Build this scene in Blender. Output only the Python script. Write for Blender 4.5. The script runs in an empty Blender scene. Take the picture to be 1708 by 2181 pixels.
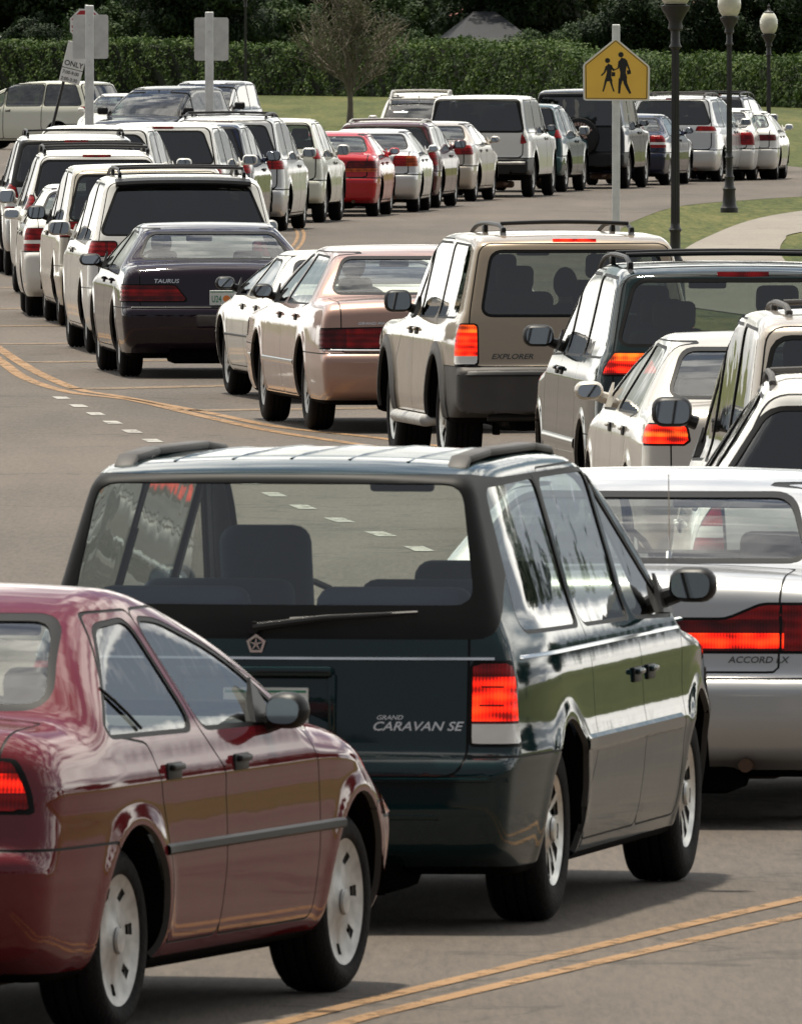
import bpy, bmesh, math, random, time
import numpy as np
from mathutils import Vector, Matrix
T0 = time.time()
R = math.radians
random.seed(7); rng = np.random.default_rng(7)
scene = bpy.context.scene
COL = scene.collection
# ---------------------------------------------------------------- camera
CAMH = 3.2; FPX = 36000.0; IW, IH = 1708.0, 2181.0; PITCH = math.atan((1090.5 - 46.0) / FPX)
cd = bpy.data.cameras.new('camera'); cam = bpy.data.objects.new('camera', cd); COL.objects.link(cam)
scene.camera = cam
cam.location = (0, 0, CAMH); cam.rotation_euler = (R(90) - PITCH, 0, 0)
cd.sensor_fit = 'HORIZONTAL'; cd.sensor_width = 24.0; cd.lens = FPX / IW * 24.0
cd.clip_start = 1.0; cd.clip_end = 6000
cd.dof.use_dof = True; cd.dof.focus_distance = 140; cd.dof.aperture_fstop = 48
# ---------------------------------------------------------------- world
SUN_EL, SUN_AZ = 77.0, -30.0      # azimuth measured from +Y to the right
w = bpy.data.worlds.new('World'); scene.world = w; w.use_nodes = True
nt = w.node_tree; nt.nodes.clear()
def wn(t, **k):
    n = nt.nodes.new(t)
    for a, b in k.items(): setattr(n, a, b)
    return n
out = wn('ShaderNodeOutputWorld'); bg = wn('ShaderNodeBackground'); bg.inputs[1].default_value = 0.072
sky = wn('ShaderNodeTexSky', sky_type='NISHITA', sun_disc=False)
sky.sun_elevation = R(SUN_EL); sky.sun_rotation = R(SUN_AZ); sky.air_density = 1.2; sky.dust_density = 2.0
tc = wn('ShaderNodeTexCoord'); mp = wn('ShaderNodeMapping'); mp.inputs['Scale'].default_value = (1, 1, 2.6)
nz = wn('ShaderNodeTexNoise'); nz.inputs['Scale'].default_value = 3.1; nz.inputs['Detail'].default_value = 7; nz.inputs['Roughness'].default_value = .58
rp = wn('ShaderNodeValToRGB'); rp.color_ramp.elements[0].position = .36; rp.color_ramp.elements[1].position = .56
nz2 = wn('ShaderNodeTexNoise'); nz2.inputs['Scale'].default_value = 6.0; nz2.inputs['Detail'].default_value = 5
rp2 = wn('ShaderNodeValToRGB')
rp2.color_ramp.elements[0].position = .40; rp2.color_ramp.elements[0].color = (4.2, 4.6, 5.2, 1)
rp2.color_ramp.elements[1].position = .56; rp2.color_ramp.elements[1].color = (24, 23.4, 21.6, 1)
mx = wn('ShaderNodeMix', data_type='RGBA')
L = nt.links.new
L(tc.outputs['Generated'], mp.inputs[0]); L(mp.outputs[0], nz.inputs[0]); L(mp.outputs[0], nz2.inputs[0])
L(nz.outputs[0], rp.inputs[0]); L(nz2.outputs[0], rp2.inputs[0])
sx_ = wn('ShaderNodeSeparateXYZ'); mr = wn('ShaderNodeMapRange'); mr.inputs[1].default_value = -.45; mr.inputs[2].default_value = .25; mr.inputs[3].default_value = 0; mr.inputs[4].default_value = 1; m2 = wn('ShaderNodeMix', data_type='RGBA'); m2.inputs[6].default_value = (2.7, 2.9, 3.2, 1)  # unseen slate cloud deck behind the camera, added to darken reflections on car rears
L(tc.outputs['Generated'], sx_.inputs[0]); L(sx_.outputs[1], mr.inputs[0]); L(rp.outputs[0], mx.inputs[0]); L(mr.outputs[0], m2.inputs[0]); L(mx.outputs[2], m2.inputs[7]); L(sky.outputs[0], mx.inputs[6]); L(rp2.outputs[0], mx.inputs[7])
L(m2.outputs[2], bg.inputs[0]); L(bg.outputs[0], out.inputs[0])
# ---------------------------------------------------------------- sun
sd = bpy.data.lights.new('sun', 'SUN'); sd.energy = 3.6; sd.angle = R(3.0); sd.color = (1, .925, .79)
so = bpy.data.objects.new('sun', sd); COL.objects.link(so)
sv = Vector((math.sin(R(SUN_AZ)) * math.cos(R(SUN_EL)), math.cos(R(SUN_AZ)) * math.cos(R(SUN_EL)), math.sin(R(SUN_EL))))
so.rotation_euler = sv.to_track_quat('Z', 'Y').to_euler()
scene.view_settings.view_transform = 'Standard'; scene.view_settings.look = 'None'
scene.view_settings.exposure = 0.58; scene.view_settings.gamma = 1
scene.render.resolution_x = 801; scene.render.resolution_y = 1024
scene.cycles.max_bounces = 8; scene.cycles.transparent_max_bounces = 12

def at(px, py, z=0.0):
    """world point at height z seen at photo pixel (1708 wide)"""
    u = (px - 854) / FPX; v = (1090.5 - py) / FPX
    c, s = math.cos(PITCH), math.sin(PITCH)
    dy = c + v * s; dz = -s + v * c
    t = (z - CAMH) / dz
    return Vector((u * t, dy * t, z))
# ---------------------------------------------------------------- materials
MATS = {}
def nodemat(name):
    m = bpy.data.materials.new(name); m.use_nodes = True
    t = m.node_tree; t.nodes.clear()
    o = t.nodes.new('ShaderNodeOutputMaterial'); MATS[name] = m
    return m, t, o
def lerpramp(t, fac, stops):
    r = t.nodes.new('ShaderNodeValToRGB'); e = r.color_ramp.elements
    while len(e) < len(stops): e.new(.5)
    for i, (p, c) in enumerate(stops): e[i].position = p; e[i].color = (*c, 1)
    t.links.new(fac, r.inputs[0]); return r.outputs[0]
def noise(t, scale, detail=4, rough=.5, coord='Object', sc=(1, 1, 1)):
    c = t.nodes.new('ShaderNodeTexCoord'); mm = t.nodes.new('ShaderNodeMapping'); mm.inputs['Scale'].default_value = sc
    n = t.nodes.new('ShaderNodeTexNoise'); n.inputs['Scale'].default_value = scale
    n.inputs['Detail'].default_value = detail; n.inputs['Roughness'].default_value = rough
    t.links.new(c.outputs[coord], mm.inputs[0]); t.links.new(mm.outputs[0], n.inputs[0])
    return n.outputs[0]
def bump(t, h, strength, dist=.02):
    b = t.nodes.new('ShaderNodeBump'); b.inputs['Strength'].default_value = strength; b.inputs['Distance'].default_value = dist
    t.links.new(h, b.inputs['Height']); return b.outputs[0]
def pr(name, col, rough=.5, metal=0.0, coat=0.0, var=.12, vscale=6, bmp=0, bscale=40, emit=None, es=0, spec=.5, trans=0):
    if name in MATS: return MATS[name]
    m, t, o = nodemat(name)
    p = t.nodes.new('ShaderNodeBsdfPrincipled')
    p.inputs['Roughness'].default_value = rough; p.inputs['Metallic'].default_value = metal
    p.inputs['Coat Weight'].default_value = coat; p.inputs['Coat Roughness'].default_value = .03
    p.inputs['Specular IOR Level'].default_value = spec
    p.inputs['Transmission Weight'].default_value = trans
    n = noise(t, vscale, 5)
    a = tuple(c * (1 - var) for c in col); b = tuple(min(1, c * (1 + var)) for c in col)
    c = lerpramp(t, n, [(.3, a), (.7, b)]); t.links.new(c, p.inputs['Base Color'])
    if bmp: t.links.new(bump(t, noise(t, bscale, 3), bmp), p.inputs['Normal'])
    if emit: p.inputs['Emission Color'].default_value = (*emit, 1); p.inputs['Emission Strength'].default_value = es
    t.links.new(p.outputs[0], o.inputs[0]); return m
def paint(name, col, metal=0.0):
    """car paint: pigment under clear coat with fine flake and a little road dust"""
    if name in MATS: return MATS[name]
    m, t, o = nodemat(name)
    p = t.nodes.new('ShaderNodeBsdfPrincipled')
    p.inputs['Metallic'].default_value = metal
    p.inputs['Coat Weight'].default_value = 1.0; p.inputs['Coat Roughness'].default_value = .035; p.inputs['Coat IOR'].default_value = 1.5
    d = noise(t, 3.5, 6, .65)
    a = tuple(c * .96 for c in col); dust = tuple(c * .95 + .003 for c in col)
    p.inputs['Specular IOR Level'].default_value = 0.0 if metal < .15 else .5
    t.links.new(lerpramp(t, d, [(.35, a), (.8, dust)]), p.inputs['Base Color'])
    rr = t.nodes.new('ShaderNodeMapRange'); rr.inputs[3].default_value = .28; rr.inputs[4].default_value = .5
    t.links.new(d, rr.inputs[0]); t.links.new(rr.outputs[0], p.inputs['Roughness'])
    rr2 = t.nodes.new('ShaderNodeMapRange'); rr2.inputs[3].default_value = .035; rr2.inputs[4].default_value = .07
    t.links.new(d, rr2.inputs[0]); t.links.new(rr2.outputs[0], p.inputs['Coat Roughness'])
    wob = bump(t, noise(t, 4.0, 2), .06, .02)
    t.links.new(wob, p.inputs['Coat Normal'])
    t.links.new(p.outputs[0], o.inputs[0]); return m
def glass(name, tint, refl=1.0):
    if name in MATS: return MATS[name]
    m, t, o = nodemat(name)
    tr = t.nodes.new('ShaderNodeBsdfTransparent')
    d = noise(t, 2.5, 4)
    t.links.new(lerpramp(t, d, [(.3, tuple(c * .93 for c in tint)), (.7, tint)]), tr.inputs[0])
    g = t.nodes.new('ShaderNodeBsdfGlossy'); g.inputs['Roughness'].default_value = .02; g.inputs['Color'].default_value = (refl, refl, refl, 1)
    lw = t.nodes.new('ShaderNodeLayerWeight'); lw.inputs[0].default_value = .5
    pw = t.nodes.new('ShaderNodeMath'); pw.operation = 'POWER'; pw.inputs[1].default_value = 4.6; t.links.new(lw.outputs['Facing'], pw.inputs[0])
    fr = t.nodes.new('ShaderNodeMath'); fr.operation = 'MULTIPLY_ADD'; fr.inputs[1].default_value = .89; fr.inputs[2].default_value = .105; t.links.new(pw.outputs[0], fr.inputs[0])
    wob = bump(t, noise(t, 3.2, 2), .12, .02)
    t.links.new(wob, g.inputs['Normal'])
    mxs = t.nodes.new('ShaderNodeMixShader')
    t.links.new(fr.outputs[0], mxs.inputs[0]); t.links.new(tr.outputs[0], mxs.inputs[1]); t.links.new(g.outputs[0], mxs.inputs[2])
    t.links.new(mxs.outputs[0], o.inputs[0]); return m
def lampmat(name, col, es=0.0, ecol=None):
    if name in MATS: return MATS[name]
    m, t, o = nodemat(name)
    p = t.nodes.new('ShaderNodeBsdfPrincipled'); p.inputs['Roughness'].default_value = .2; p.inputs['Specular IOR Level'].default_value = .2
    p.inputs['Coat Weight'].default_value = .25
    c = t.nodes.new('ShaderNodeTexCoord'); wv = t.nodes.new('ShaderNodeTexWave'); wv.inputs['Scale'].default_value = 26; wv.bands_direction = 'Y'
    wz = t.nodes.new('ShaderNodeTexWave'); wz.inputs['Scale'].default_value = 7; wz.bands_direction = 'Z'; wz.inputs['Distortion'].default_value = 1.2
    vo = t.nodes.new('ShaderNodeTexVoronoi'); vo.inputs['Scale'].default_value = 13; vo.feature = 'SMOOTH_F1'
    for q in (wv, wz, vo): t.links.new(c.outputs['Object'], q.inputs[0])
    def mth(op, a, b, cc=None):
        k = t.nodes.new('ShaderNodeMath'); k.operation = op
        for ii, vv in enumerate((a, b, cc)):
            if vv is None: continue
            if isinstance(vv, (int, float)): k.inputs[ii].default_value = vv
            else: t.links.new(vv, k.inputs[ii])
        return k.outputs[0]
    h = mth('MULTIPLY_ADD', wv.outputs[1], .18, mth('MULTIPLY_ADD', wz.outputs[1], .30, mth('SUBTRACT', .78, mth('MULTIPLY', vo.outputs[0], 1.1))))
    t.links.new(lerpramp(t, h, [(.25, tuple(x * .3 for x in col)), (.9, col)]), p.inputs['Base Color'])
    t.links.new(bump(t, h, .5, .01), p.inputs['Normal'])
    if es:
        e = ecol or col
        t.links.new(lerpramp(t, h, [(.22, tuple(x * .12 for x in e)), (.5, tuple(x * .75 for x in e)), (.95, (e[0], e[1] * 3.5, e[2] * 2))]), p.inputs['Emission Color'])
        p.inputs['Emission Strength'].default_value = es
    t.links.new(p.outputs[0], o.inputs[0]); return m

BLACK = lambda: pr('black_plastic', (.012, .012, .012), .45)
MAT = dict(
    rubber=pr('tyre_rubber', (.010, .009, .009), .8, spec=.15, bmp=.3, bscale=60),
    seal=pr('black_rubber_seal', (.008, .008, .008), .5, spec=.15),
    trim=pr('black_plastic_trim', (.013, .013, .014), .42, spec=.25),
    grey=pr('grey_plastic_cladding', (.065, .06, .056), .55, spec=.3),
    under=pr('dark_underbody', (.005, .004, .004), .95, spec=.05),
    lining=pr('dark_cabin_lining', (.09, .086, .08), .9),
    seat=pr('grey_seat_cloth', (.085, .08, .075), .9),
    seatblue=pr('dark_blue_seat_cloth', (.03, .045, .085), .9),
    seattan=pr('tan_seat_cloth', (.22, .18, .14), .9, bmp=.2),
    dash=pr('dark_dashboard', (.03, .03, .03), .7),
    alloy=pr('alloy_wheel_metal', (.55, .54, .51), .34, metal=.75, var=.25, vscale=16),
    cover=pr('silver_wheel_cover', (.40, .39, .37), .42, metal=.35, var=.28, vscale=14),
    steel=pr('dark_brake_metal', (.03, .028, .026), .6, metal=.5),
    chrome=pr('chrome_trim', (.75, .75, .74), .12, metal=1.0),
    mirror=pr('mirror_surface', (.42, .44, .45), .03, metal=1.0, var=.02),
    rust=pr('rusty_exhaust_metal', (.09, .05, .03), .7, metal=.4),
    white=pr('clear_white_lens', (.75, .73, .68), .15, coat=1),
    red=lampmat('red_lamp_lens', (.38, .006, .006)),
    redlit=lampmat('glowing_red_lamp', (.35, .004, .003), 1.15, (1.0, .014, .003)),
    dred=lampmat('dark_red_lens', (.15, .004, .005)),
    amber=lampmat('amber_lens', (.55, .09, .012)),
    amberlit=lampmat('glowing_amber_lamp', (.5, .04, .006), .8, (1, .08, .01)),
    clear=glass('clear_car_glass', (.95, 1.0, .96), 1),
    tint=glass('tinted_car_glass', (.55, .62, .58), 1),
    smoke=glass('smoke_car_glass', (.33, .38, .34)),
    dark=glass('privacy_car_glass', (.10, .11, .11)),
    black=glass('black_car_glass', (.035, .035, .037)),
    plate=pr('licence_plate_white', (.72, .74, .70), .4),
    pgreen=pr('plate_green', (.05, .25, .15), .5), orange=pr('plate_orange', (.85, .25, .05), .5),
    badge=pr('silver_badge', (.7, .7, .68), .2, metal=.8), badged=pr('dark_badge', (.05, .05, .05), .4),
)
# ---------------------------------------------------------------- object helpers
def link(o, parent=None):
    COL.objects.link(o)
    if parent is not None: o.parent = parent
    return o
def empty(name, loc=(0, 0, 0), rz=0.0, label=None, cat=None, group=None):
    o = bpy.data.objects.new(name, None); link(o); o.location = loc; o.rotation_euler = (0, 0, rz); o.empty_display_size = .3
    tag(o, label, cat, group); return o
def tag(o, label=None, cat=None, group=None, kind=None):
    if label: o['label'] = label
    if cat: o['category'] = cat
    if group: o['group'] = group
    if kind: o['kind'] = kind
    return o
def mkmesh(name, V, F, N=None, mi=None, smooth=True):
    me = bpy.data.meshes.new(name)
    V = np.asarray(V, dtype=np.float32)
    if isinstance(F, np.ndarray) and F.ndim == 2:
        n, k = F.shape
        me.vertices.add(len(V)); me.vertices.foreach_set('co', V.ravel())
        me.loops.add(n * k); me.loops.foreach_set('vertex_index', F.astype(np.int32).ravel())
        me.polygons.add(n); me.polygons.foreach_set('loop_start', np.arange(n, dtype=np.int32) * k)
        me.polygons.foreach_set('loop_total', np.full(n, k, dtype=np.int32))
        me.update(calc_edges=True)
    else:
        me.from_pydata([tuple(map(float, v)) for v in V], [], [tuple(int(i) for i in f) for f in F])
    if mi is not None: me.polygons.foreach_set('material_index', np.asarray(mi, dtype=np.int32))
    if smooth: me.polygons.foreach_set('use_smooth', np.ones(len(me.polygons), dtype=bool))
    if N is not None: me.normals_split_custom_set_from_vertices([tuple(map(float, v)) for v in N])
    me.update(); return me
def obj(name, me, mats, parent=None, loc=None, label=None):
    o = bpy.data.objects.new(name, me)
    if not isinstance(mats, (list, tuple)): mats = [mats]
    while len(me.materials) < len(mats): me.materials.append(mats[len(me.materials)])
    for i, m in enumerate(mats):
        o.material_slots[i].link = 'OBJECT'; o.material_slots[i].material = m
    link(o, parent)
    if loc is not None: o.location = loc
    if label: o['label'] = label
    return o
class MB:
    """collects vertices and faces of one mesh"""
    def __init__(s): s.V = []; s.F = []; s.M = []
    def add(s, V, F, m=0):
        k = len(s.V); s.V += [tuple(v) for v in V]; s.F += [tuple(i + k for i in f) for f in F]; s.M += [m] * len(F); return s
    def box(s, x0, x1, y0, y1, z0, z1, m=0):
        V = [(x, y, z) for x in (x0, x1) for y in (y0, y1) for z in (z0, z1)]
        return s.add(V, [(0, 1, 3, 2), (4, 6, 7, 5), (0, 4, 5, 1), (2, 3, 7, 6), (0, 2, 6, 4), (1, 5, 7, 3)], m)
    def rbox(s, c, size, r=.03, m=0, seg=2, taper=None, rot=None):
        bm = bmesh.new(); bmesh.ops.create_cube(bm, size=1)
        bmesh.ops.scale(bm, vec=size, verts=bm.verts)
        bmesh.ops.bevel(bm, geom=list(bm.edges), offset=min(r, min(size) * .49), segments=seg, profile=.5, affect='EDGES')
        if taper:
            for v in bm.verts:
                f = v.co.z / size[2] + .5; k = 1 + (taper - 1) * f; v.co.x *= k; v.co.y *= k
        if rot: bmesh.ops.transform(bm, matrix=rot.to_4x4() if hasattr(rot, 'to_4x4') else rot, verts=bm.verts)
        V = [(v.co.x + c[0], v.co.y + c[1], v.co.z + c[2]) for v in bm.verts]
        F = [[v.index for v in f.verts] for f in bm.faces]; bm.free(); return s.add(V, F, m)
    def tube(s, P, r, n=8, m=0, cap=True):
        P = [Vector(p) for p in P]; k = len(P); V = []; F = []
        rs = r if isinstance(r, (list, tuple)) else [r] * k
        u = None
        for i, p in enumerate(P):
            d = (P[min(i + 1, k - 1)] - P[max(i - 1, 0)]).normalized()
            if u is None: u = d.orthogonal().normalized()
            else:
                u = (u - d * u.dot(d)); u = u.normalized() if u.length > 1e-6 else d.orthogonal().normalized()
            v = d.cross(u)
            for j in range(n):
                a = 2 * math.pi * j / n; V.append(p + (u * math.cos(a) + v * math.sin(a)) * rs[i])
        for i in range(k - 1):
            for j in range(n):
                a, b = i * n + j, i * n + (j + 1) % n; F.append((a, b, b + n, a + n))
        if cap: F.append(tuple(range(n - 1, -1, -1))); F.append(tuple((k - 1) * n + j for j in range(n)))
        return s.add(V, F, m)
    def lathe(s, prof, n=32, m=0, axis='y', c=(0, 0, 0)):
        V = []; F = []
        for (h, r) in prof:
            for j in range(n):
                a = 2 * math.pi * j / n; q = (r * math.cos(a), r * math.sin(a))
                V.append((c[0] + q[0], c[1] + h, c[2] + q[1]) if axis == 'y' else (c[0] + q[0], c[1] + q[1], c[2] + h))
        for i in range(len(prof) - 1):
            for j in range(n):
                a, b = i * n + j, i * n + (j + 1) % n; F.append((a, b, b + n, a + n))
        return s.add(V, F, m)
    def mesh(s, name, smooth=True, angle=35):
        me = mkmesh(name, s.V, s.F, mi=s.M, smooth=smooth)
        if smooth:
            bm = bmesh.new(); bm.from_mesh(me); bmesh.ops.recalc_face_normals(bm, faces=bm.faces)
            for e in bm.edges:
                if len(e.link_faces) == 2 and e.calc_face_angle(0) > R(angle): e.smooth = False
            bm.to_mesh(me); bm.free()
        return me
    def obj(s, name, mats, parent=None, loc=None, label=None, smooth=True, angle=35):
        return obj(name, s.mesh(name, smooth, angle), mats, parent, loc, label)
# ---------------------------------------------------------------- 2D signed distance, rounding
def roundpoly(pts, r, n=5):
    out = []; k = len(pts)
    for i in range(k):
        p = pts[i]; rr = p[2] if len(p) > 2 else r
        a = np.array(pts[i - 1][:2], float); b = np.array(p[:2], float); c = np.array(pts[(i + 1) % k][:2], float)
        la, lc = np.linalg.norm(a - b), np.linalg.norm(c - b)
        if rr <= 0: out.append(b); continue
        ra, rc = min(rr, .48 * la), min(rr, .48 * lc)
        p0, p2 = b + (a - b) / la * ra, b + (c - b) / lc * rc
        for j in range(n + 1):
            t = j / n; out.append((1 - t) ** 2 * p0 + 2 * t * (1 - t) * b + t * t * p2)
    return np.array(out)
def polysd(u, v, poly):
    P = np.asarray(poly, float); u = np.asarray(u, float); v = np.asarray(v, float)
    d = np.full(u.shape, 1e9); ins = np.zeros(u.shape, bool)
    for i in range(len(P)):
        ax, ay = P[i - 1]; bx, by = P[i]; ex, ey = bx - ax, by - ay; l2 = ex * ex + ey * ey
        if l2 < 1e-12: continue
        t = np.clip(((u - ax) * ex + (v - ay) * ey) / l2, 0, 1)
        d = np.minimum(d, (u - ax - t * ex) ** 2 + (v - ay - t * ey) ** 2)
        if ay != by:
            c = ((ay > v) != (by > v)) & (u < (bx - ax) * (v - ay) / (by - ay) + ax); ins ^= c
    d = np.sqrt(d); return np.where(ins, -d, d)
def sstep(x): x = np.clip(x, 0, 1); return x * x * (3 - 2 * x)
def smax(a, b, k): h = np.clip(k - np.abs(a - b), 0, None) / k; return np.maximum(a, b) + h * h * k * .25
def smin(a, b, k): return -smax(-a, -b, k)
# ---------------------------------------------------------------- surface nets
def nets(fn, lo, hi, h):
    ax = [np.arange(lo[i], hi[i] + h[i], h[i]) for i in range(3)]
    X, Y, Z = np.meshgrid(*ax, indexing='ij'); Fv = fn(X, Y, Z); S = Fv < 0
    n = Fv.shape; cs = (n[0] - 1, n[1] - 1, n[2] - 1)
    acc = np.zeros((cs[0] * cs[1] * cs[2], 3)); cnt = np.zeros(cs[0] * cs[1] * cs[2]); quads = []
    def cid(i, j, k): return (i * cs[1] + j) * cs[2] + k
    for a in range(3):
        sl0 = [slice(None)] * 3; sl1 = [slice(None)] * 3; sl0[a] = slice(0, -1); sl1[a] = slice(1, None)
        s0, s1 = S[tuple(sl0)], S[tuple(sl1)]; I = np.argwhere(s0 != s1)
        b, c = (a + 1) % 3, (a + 2) % 3
        ok = (I[:, b] > 0) & (I[:, b] < n[b] - 1) & (I[:, c] > 0) & (I[:, c] < n[c] - 1); I = I[ok]
        J = I.copy(); J[:, a] += 1
        f0 = Fv[I[:, 0], I[:, 1], I[:, 2]]; f1 = Fv[J[:, 0], J[:, 1], J[:, 2]]; t = f0 / (f0 - f1)
        P = np.stack([ax[q][I[:, q]] for q in range(3)], 1).astype(float); P[:, a] += t * h[a]
        ids = []
        for (db, dc) in ((0, 0), (-1, 0), (-1, -1), (0, -1)):
            C = I.copy(); C[:, b] += db; C[:, c] += dc; k = cid(C[:, 0], C[:, 1], C[:, 2]); ids.append(k)
            np.add.at(acc, k, P); np.add.at(cnt, k, 1)
        q = np.stack(ids, 1); neg = ~(f0 < 0); q[neg] = q[neg][:, ::-1]; quads.append(q)
    Q = np.concatenate(quads); used = np.unique(Q); remap = np.full(len(cnt), -1); remap[used] = np.arange(len(used))
    V = acc[used] / cnt[used][:, None]; Q = remap[Q]
    for _ in range(3):
        g = grad(fn, V); f = fn(V[:, 0], V[:, 1], V[:, 2]); g2 = (g * g).sum(1) + 1e-9
        st = np.clip(f / g2, -.02, .02)[:, None] * g; V = V - st
    N = grad(fn, V); N /= np.linalg.norm(N, axis=1)[:, None] + 1e-9
    return V, N, Q
def grad(fn, V, e=.006):
    g = np.zeros_like(V)
    for a in range(3):
        A = V.copy(); B = V.copy(); A[:, a] += e; B[:, a] -= e
        g[:, a] = (fn(A[:, 0], A[:, 1], A[:, 2]) - fn(B[:, 0], B[:, 1], B[:, 2])) / (2 * e)
    return g
def split(m, f):
    """cut a triangle mesh along the zero line of a per-vertex field -> (inside, outside)"""
    V, N, T = m
    if len(T) == 0: return m, m
    s = f < 0; c = s[T].sum(1)
    full_in = T[c == 3]; full_out = T[c == 0]; ins = [full_in]; outs = [full_out]; nV = [V]; nN = [N]; k = len(V)
    for want in (1, 2):
        M = T[c == want]
        if len(M) == 0: continue
        lone = s[M] if want == 1 else ~s[M]; a = lone.argmax(1); r = np.arange(len(M))
        A, B, C = M[r, a], M[r, (a + 1) % 3], M[r, (a + 2) % 3]
        tb = f[A] / (f[A] - f[B]); tc_ = f[A] / (f[A] - f[C])
        PB = V[A] + (V[B] - V[A]) * tb[:, None]; PC = V[A] + (V[C] - V[A]) * tc_[:, None]
        NB = N[A] + (N[B] - N[A]) * tb[:, None]; NC = N[A] + (N[C] - N[A]) * tc_[:, None]
        ib = k + np.arange(len(M)); ic = ib + len(M); k += 2 * len(M); nV += [PB, PC]; nN += [NB, NC]
        tip = np.stack([A, ib, ic], 1); q1 = np.stack([ib, B, C], 1); q2 = np.stack([ib, C, ic], 1)
        if want == 1: ins.append(tip); outs += [q1, q2]
        else: outs.append(tip); ins += [q1, q2]
    V2 = np.concatenate(nV); N2 = np.concatenate(nN)
    return compact(V2, N2, np.concatenate(ins)), compact(V2, N2, np.concatenate(outs))
def compact(V, N, T):
    if len(T) == 0: return V[:0], N[:0], T
    u, inv = np.unique(T, return_inverse=True); n = N[u]; n = n / (np.linalg.norm(n, axis=1)[:, None] + 1e-9)
    return V[u], n, inv.reshape(T.shape)
def largest(m):
    V, N, T = m
    if len(T) == 0: return m
    _, inv = np.unique(np.round(V * 2e4).astype(np.int64), axis=0, return_inverse=True); inv = inv.ravel(); W = inv[T]; lab = np.arange(inv.max() + 1)
    for _ in range(400):
        mn = lab[W].min(1); l2 = lab.copy(); np.minimum.at(l2, W.ravel(), np.repeat(mn, 3)); l2 = l2[l2]
        if (l2 == lab).all(): break
        lab = l2
    u, c = np.unique(lab[W[:, 0]], return_counts=True); return compact(V, N, T[lab[W[:, 0]] == u[c.argmax()]])
def offset(m, d): return m[0] + m[1] * d, m[1], m[2]
def weld_boundary(V, T):
    _, inv = np.unique(np.round(V * 2e4).astype(np.int64), axis=0, return_inverse=True); inv = inv.ravel()
    E = np.concatenate([T[:, [0, 1]], T[:, [1, 2]], T[:, [2, 0]]]); W = inv[E]
    key = np.sort(W, 1); ok = W[:, 0] != W[:, 1]; E, key = E[ok], key[ok]
    kk = key[:, 0] * (inv.max() + 1) + key[:, 1]; _, idx, cnt = np.unique(kk, return_index=True, return_counts=True)
    return E[idx[cnt == 1]]
def panel_mesh(name, m, thick=.022, lining=True):
    """skin with a dark inner lining and folded edge"""
    V, N, T = m; n = len(V)
    if not lining or thick <= 0: return mkmesh(name, V, T, N)
    B = weld_boundary(V, T)
    VV = np.concatenate([V, V - N * thick, V[B].reshape(-1, 3), (V - N * thick)[B].reshape(-1, 3)])
    fn_ = np.cross(V[B[:, 1]] - V[B[:, 0]], N[B[:, 0]]); fn_ /= np.linalg.norm(fn_, axis=1)[:, None] + 1e-9
    RN = np.repeat(fn_, 2, 0); NN = np.concatenate([N, -N, RN, RN])
    b0 = 2 * n + np.arange(len(B)) * 2; b1 = b0 + 1; c0 = b0 + 2 * len(B); c1 = c0 + 1
    TT = np.concatenate([T, T[:, ::-1] + n, np.stack([b1, b0, c0], 1), np.stack([b1, c0, c1], 1)])
    mi = np.concatenate([np.zeros(len(T)), np.ones(len(T)), np.full(2 * len(B), 1)])
    return mkmesh(name, VV, TT, NN, mi)
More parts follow.
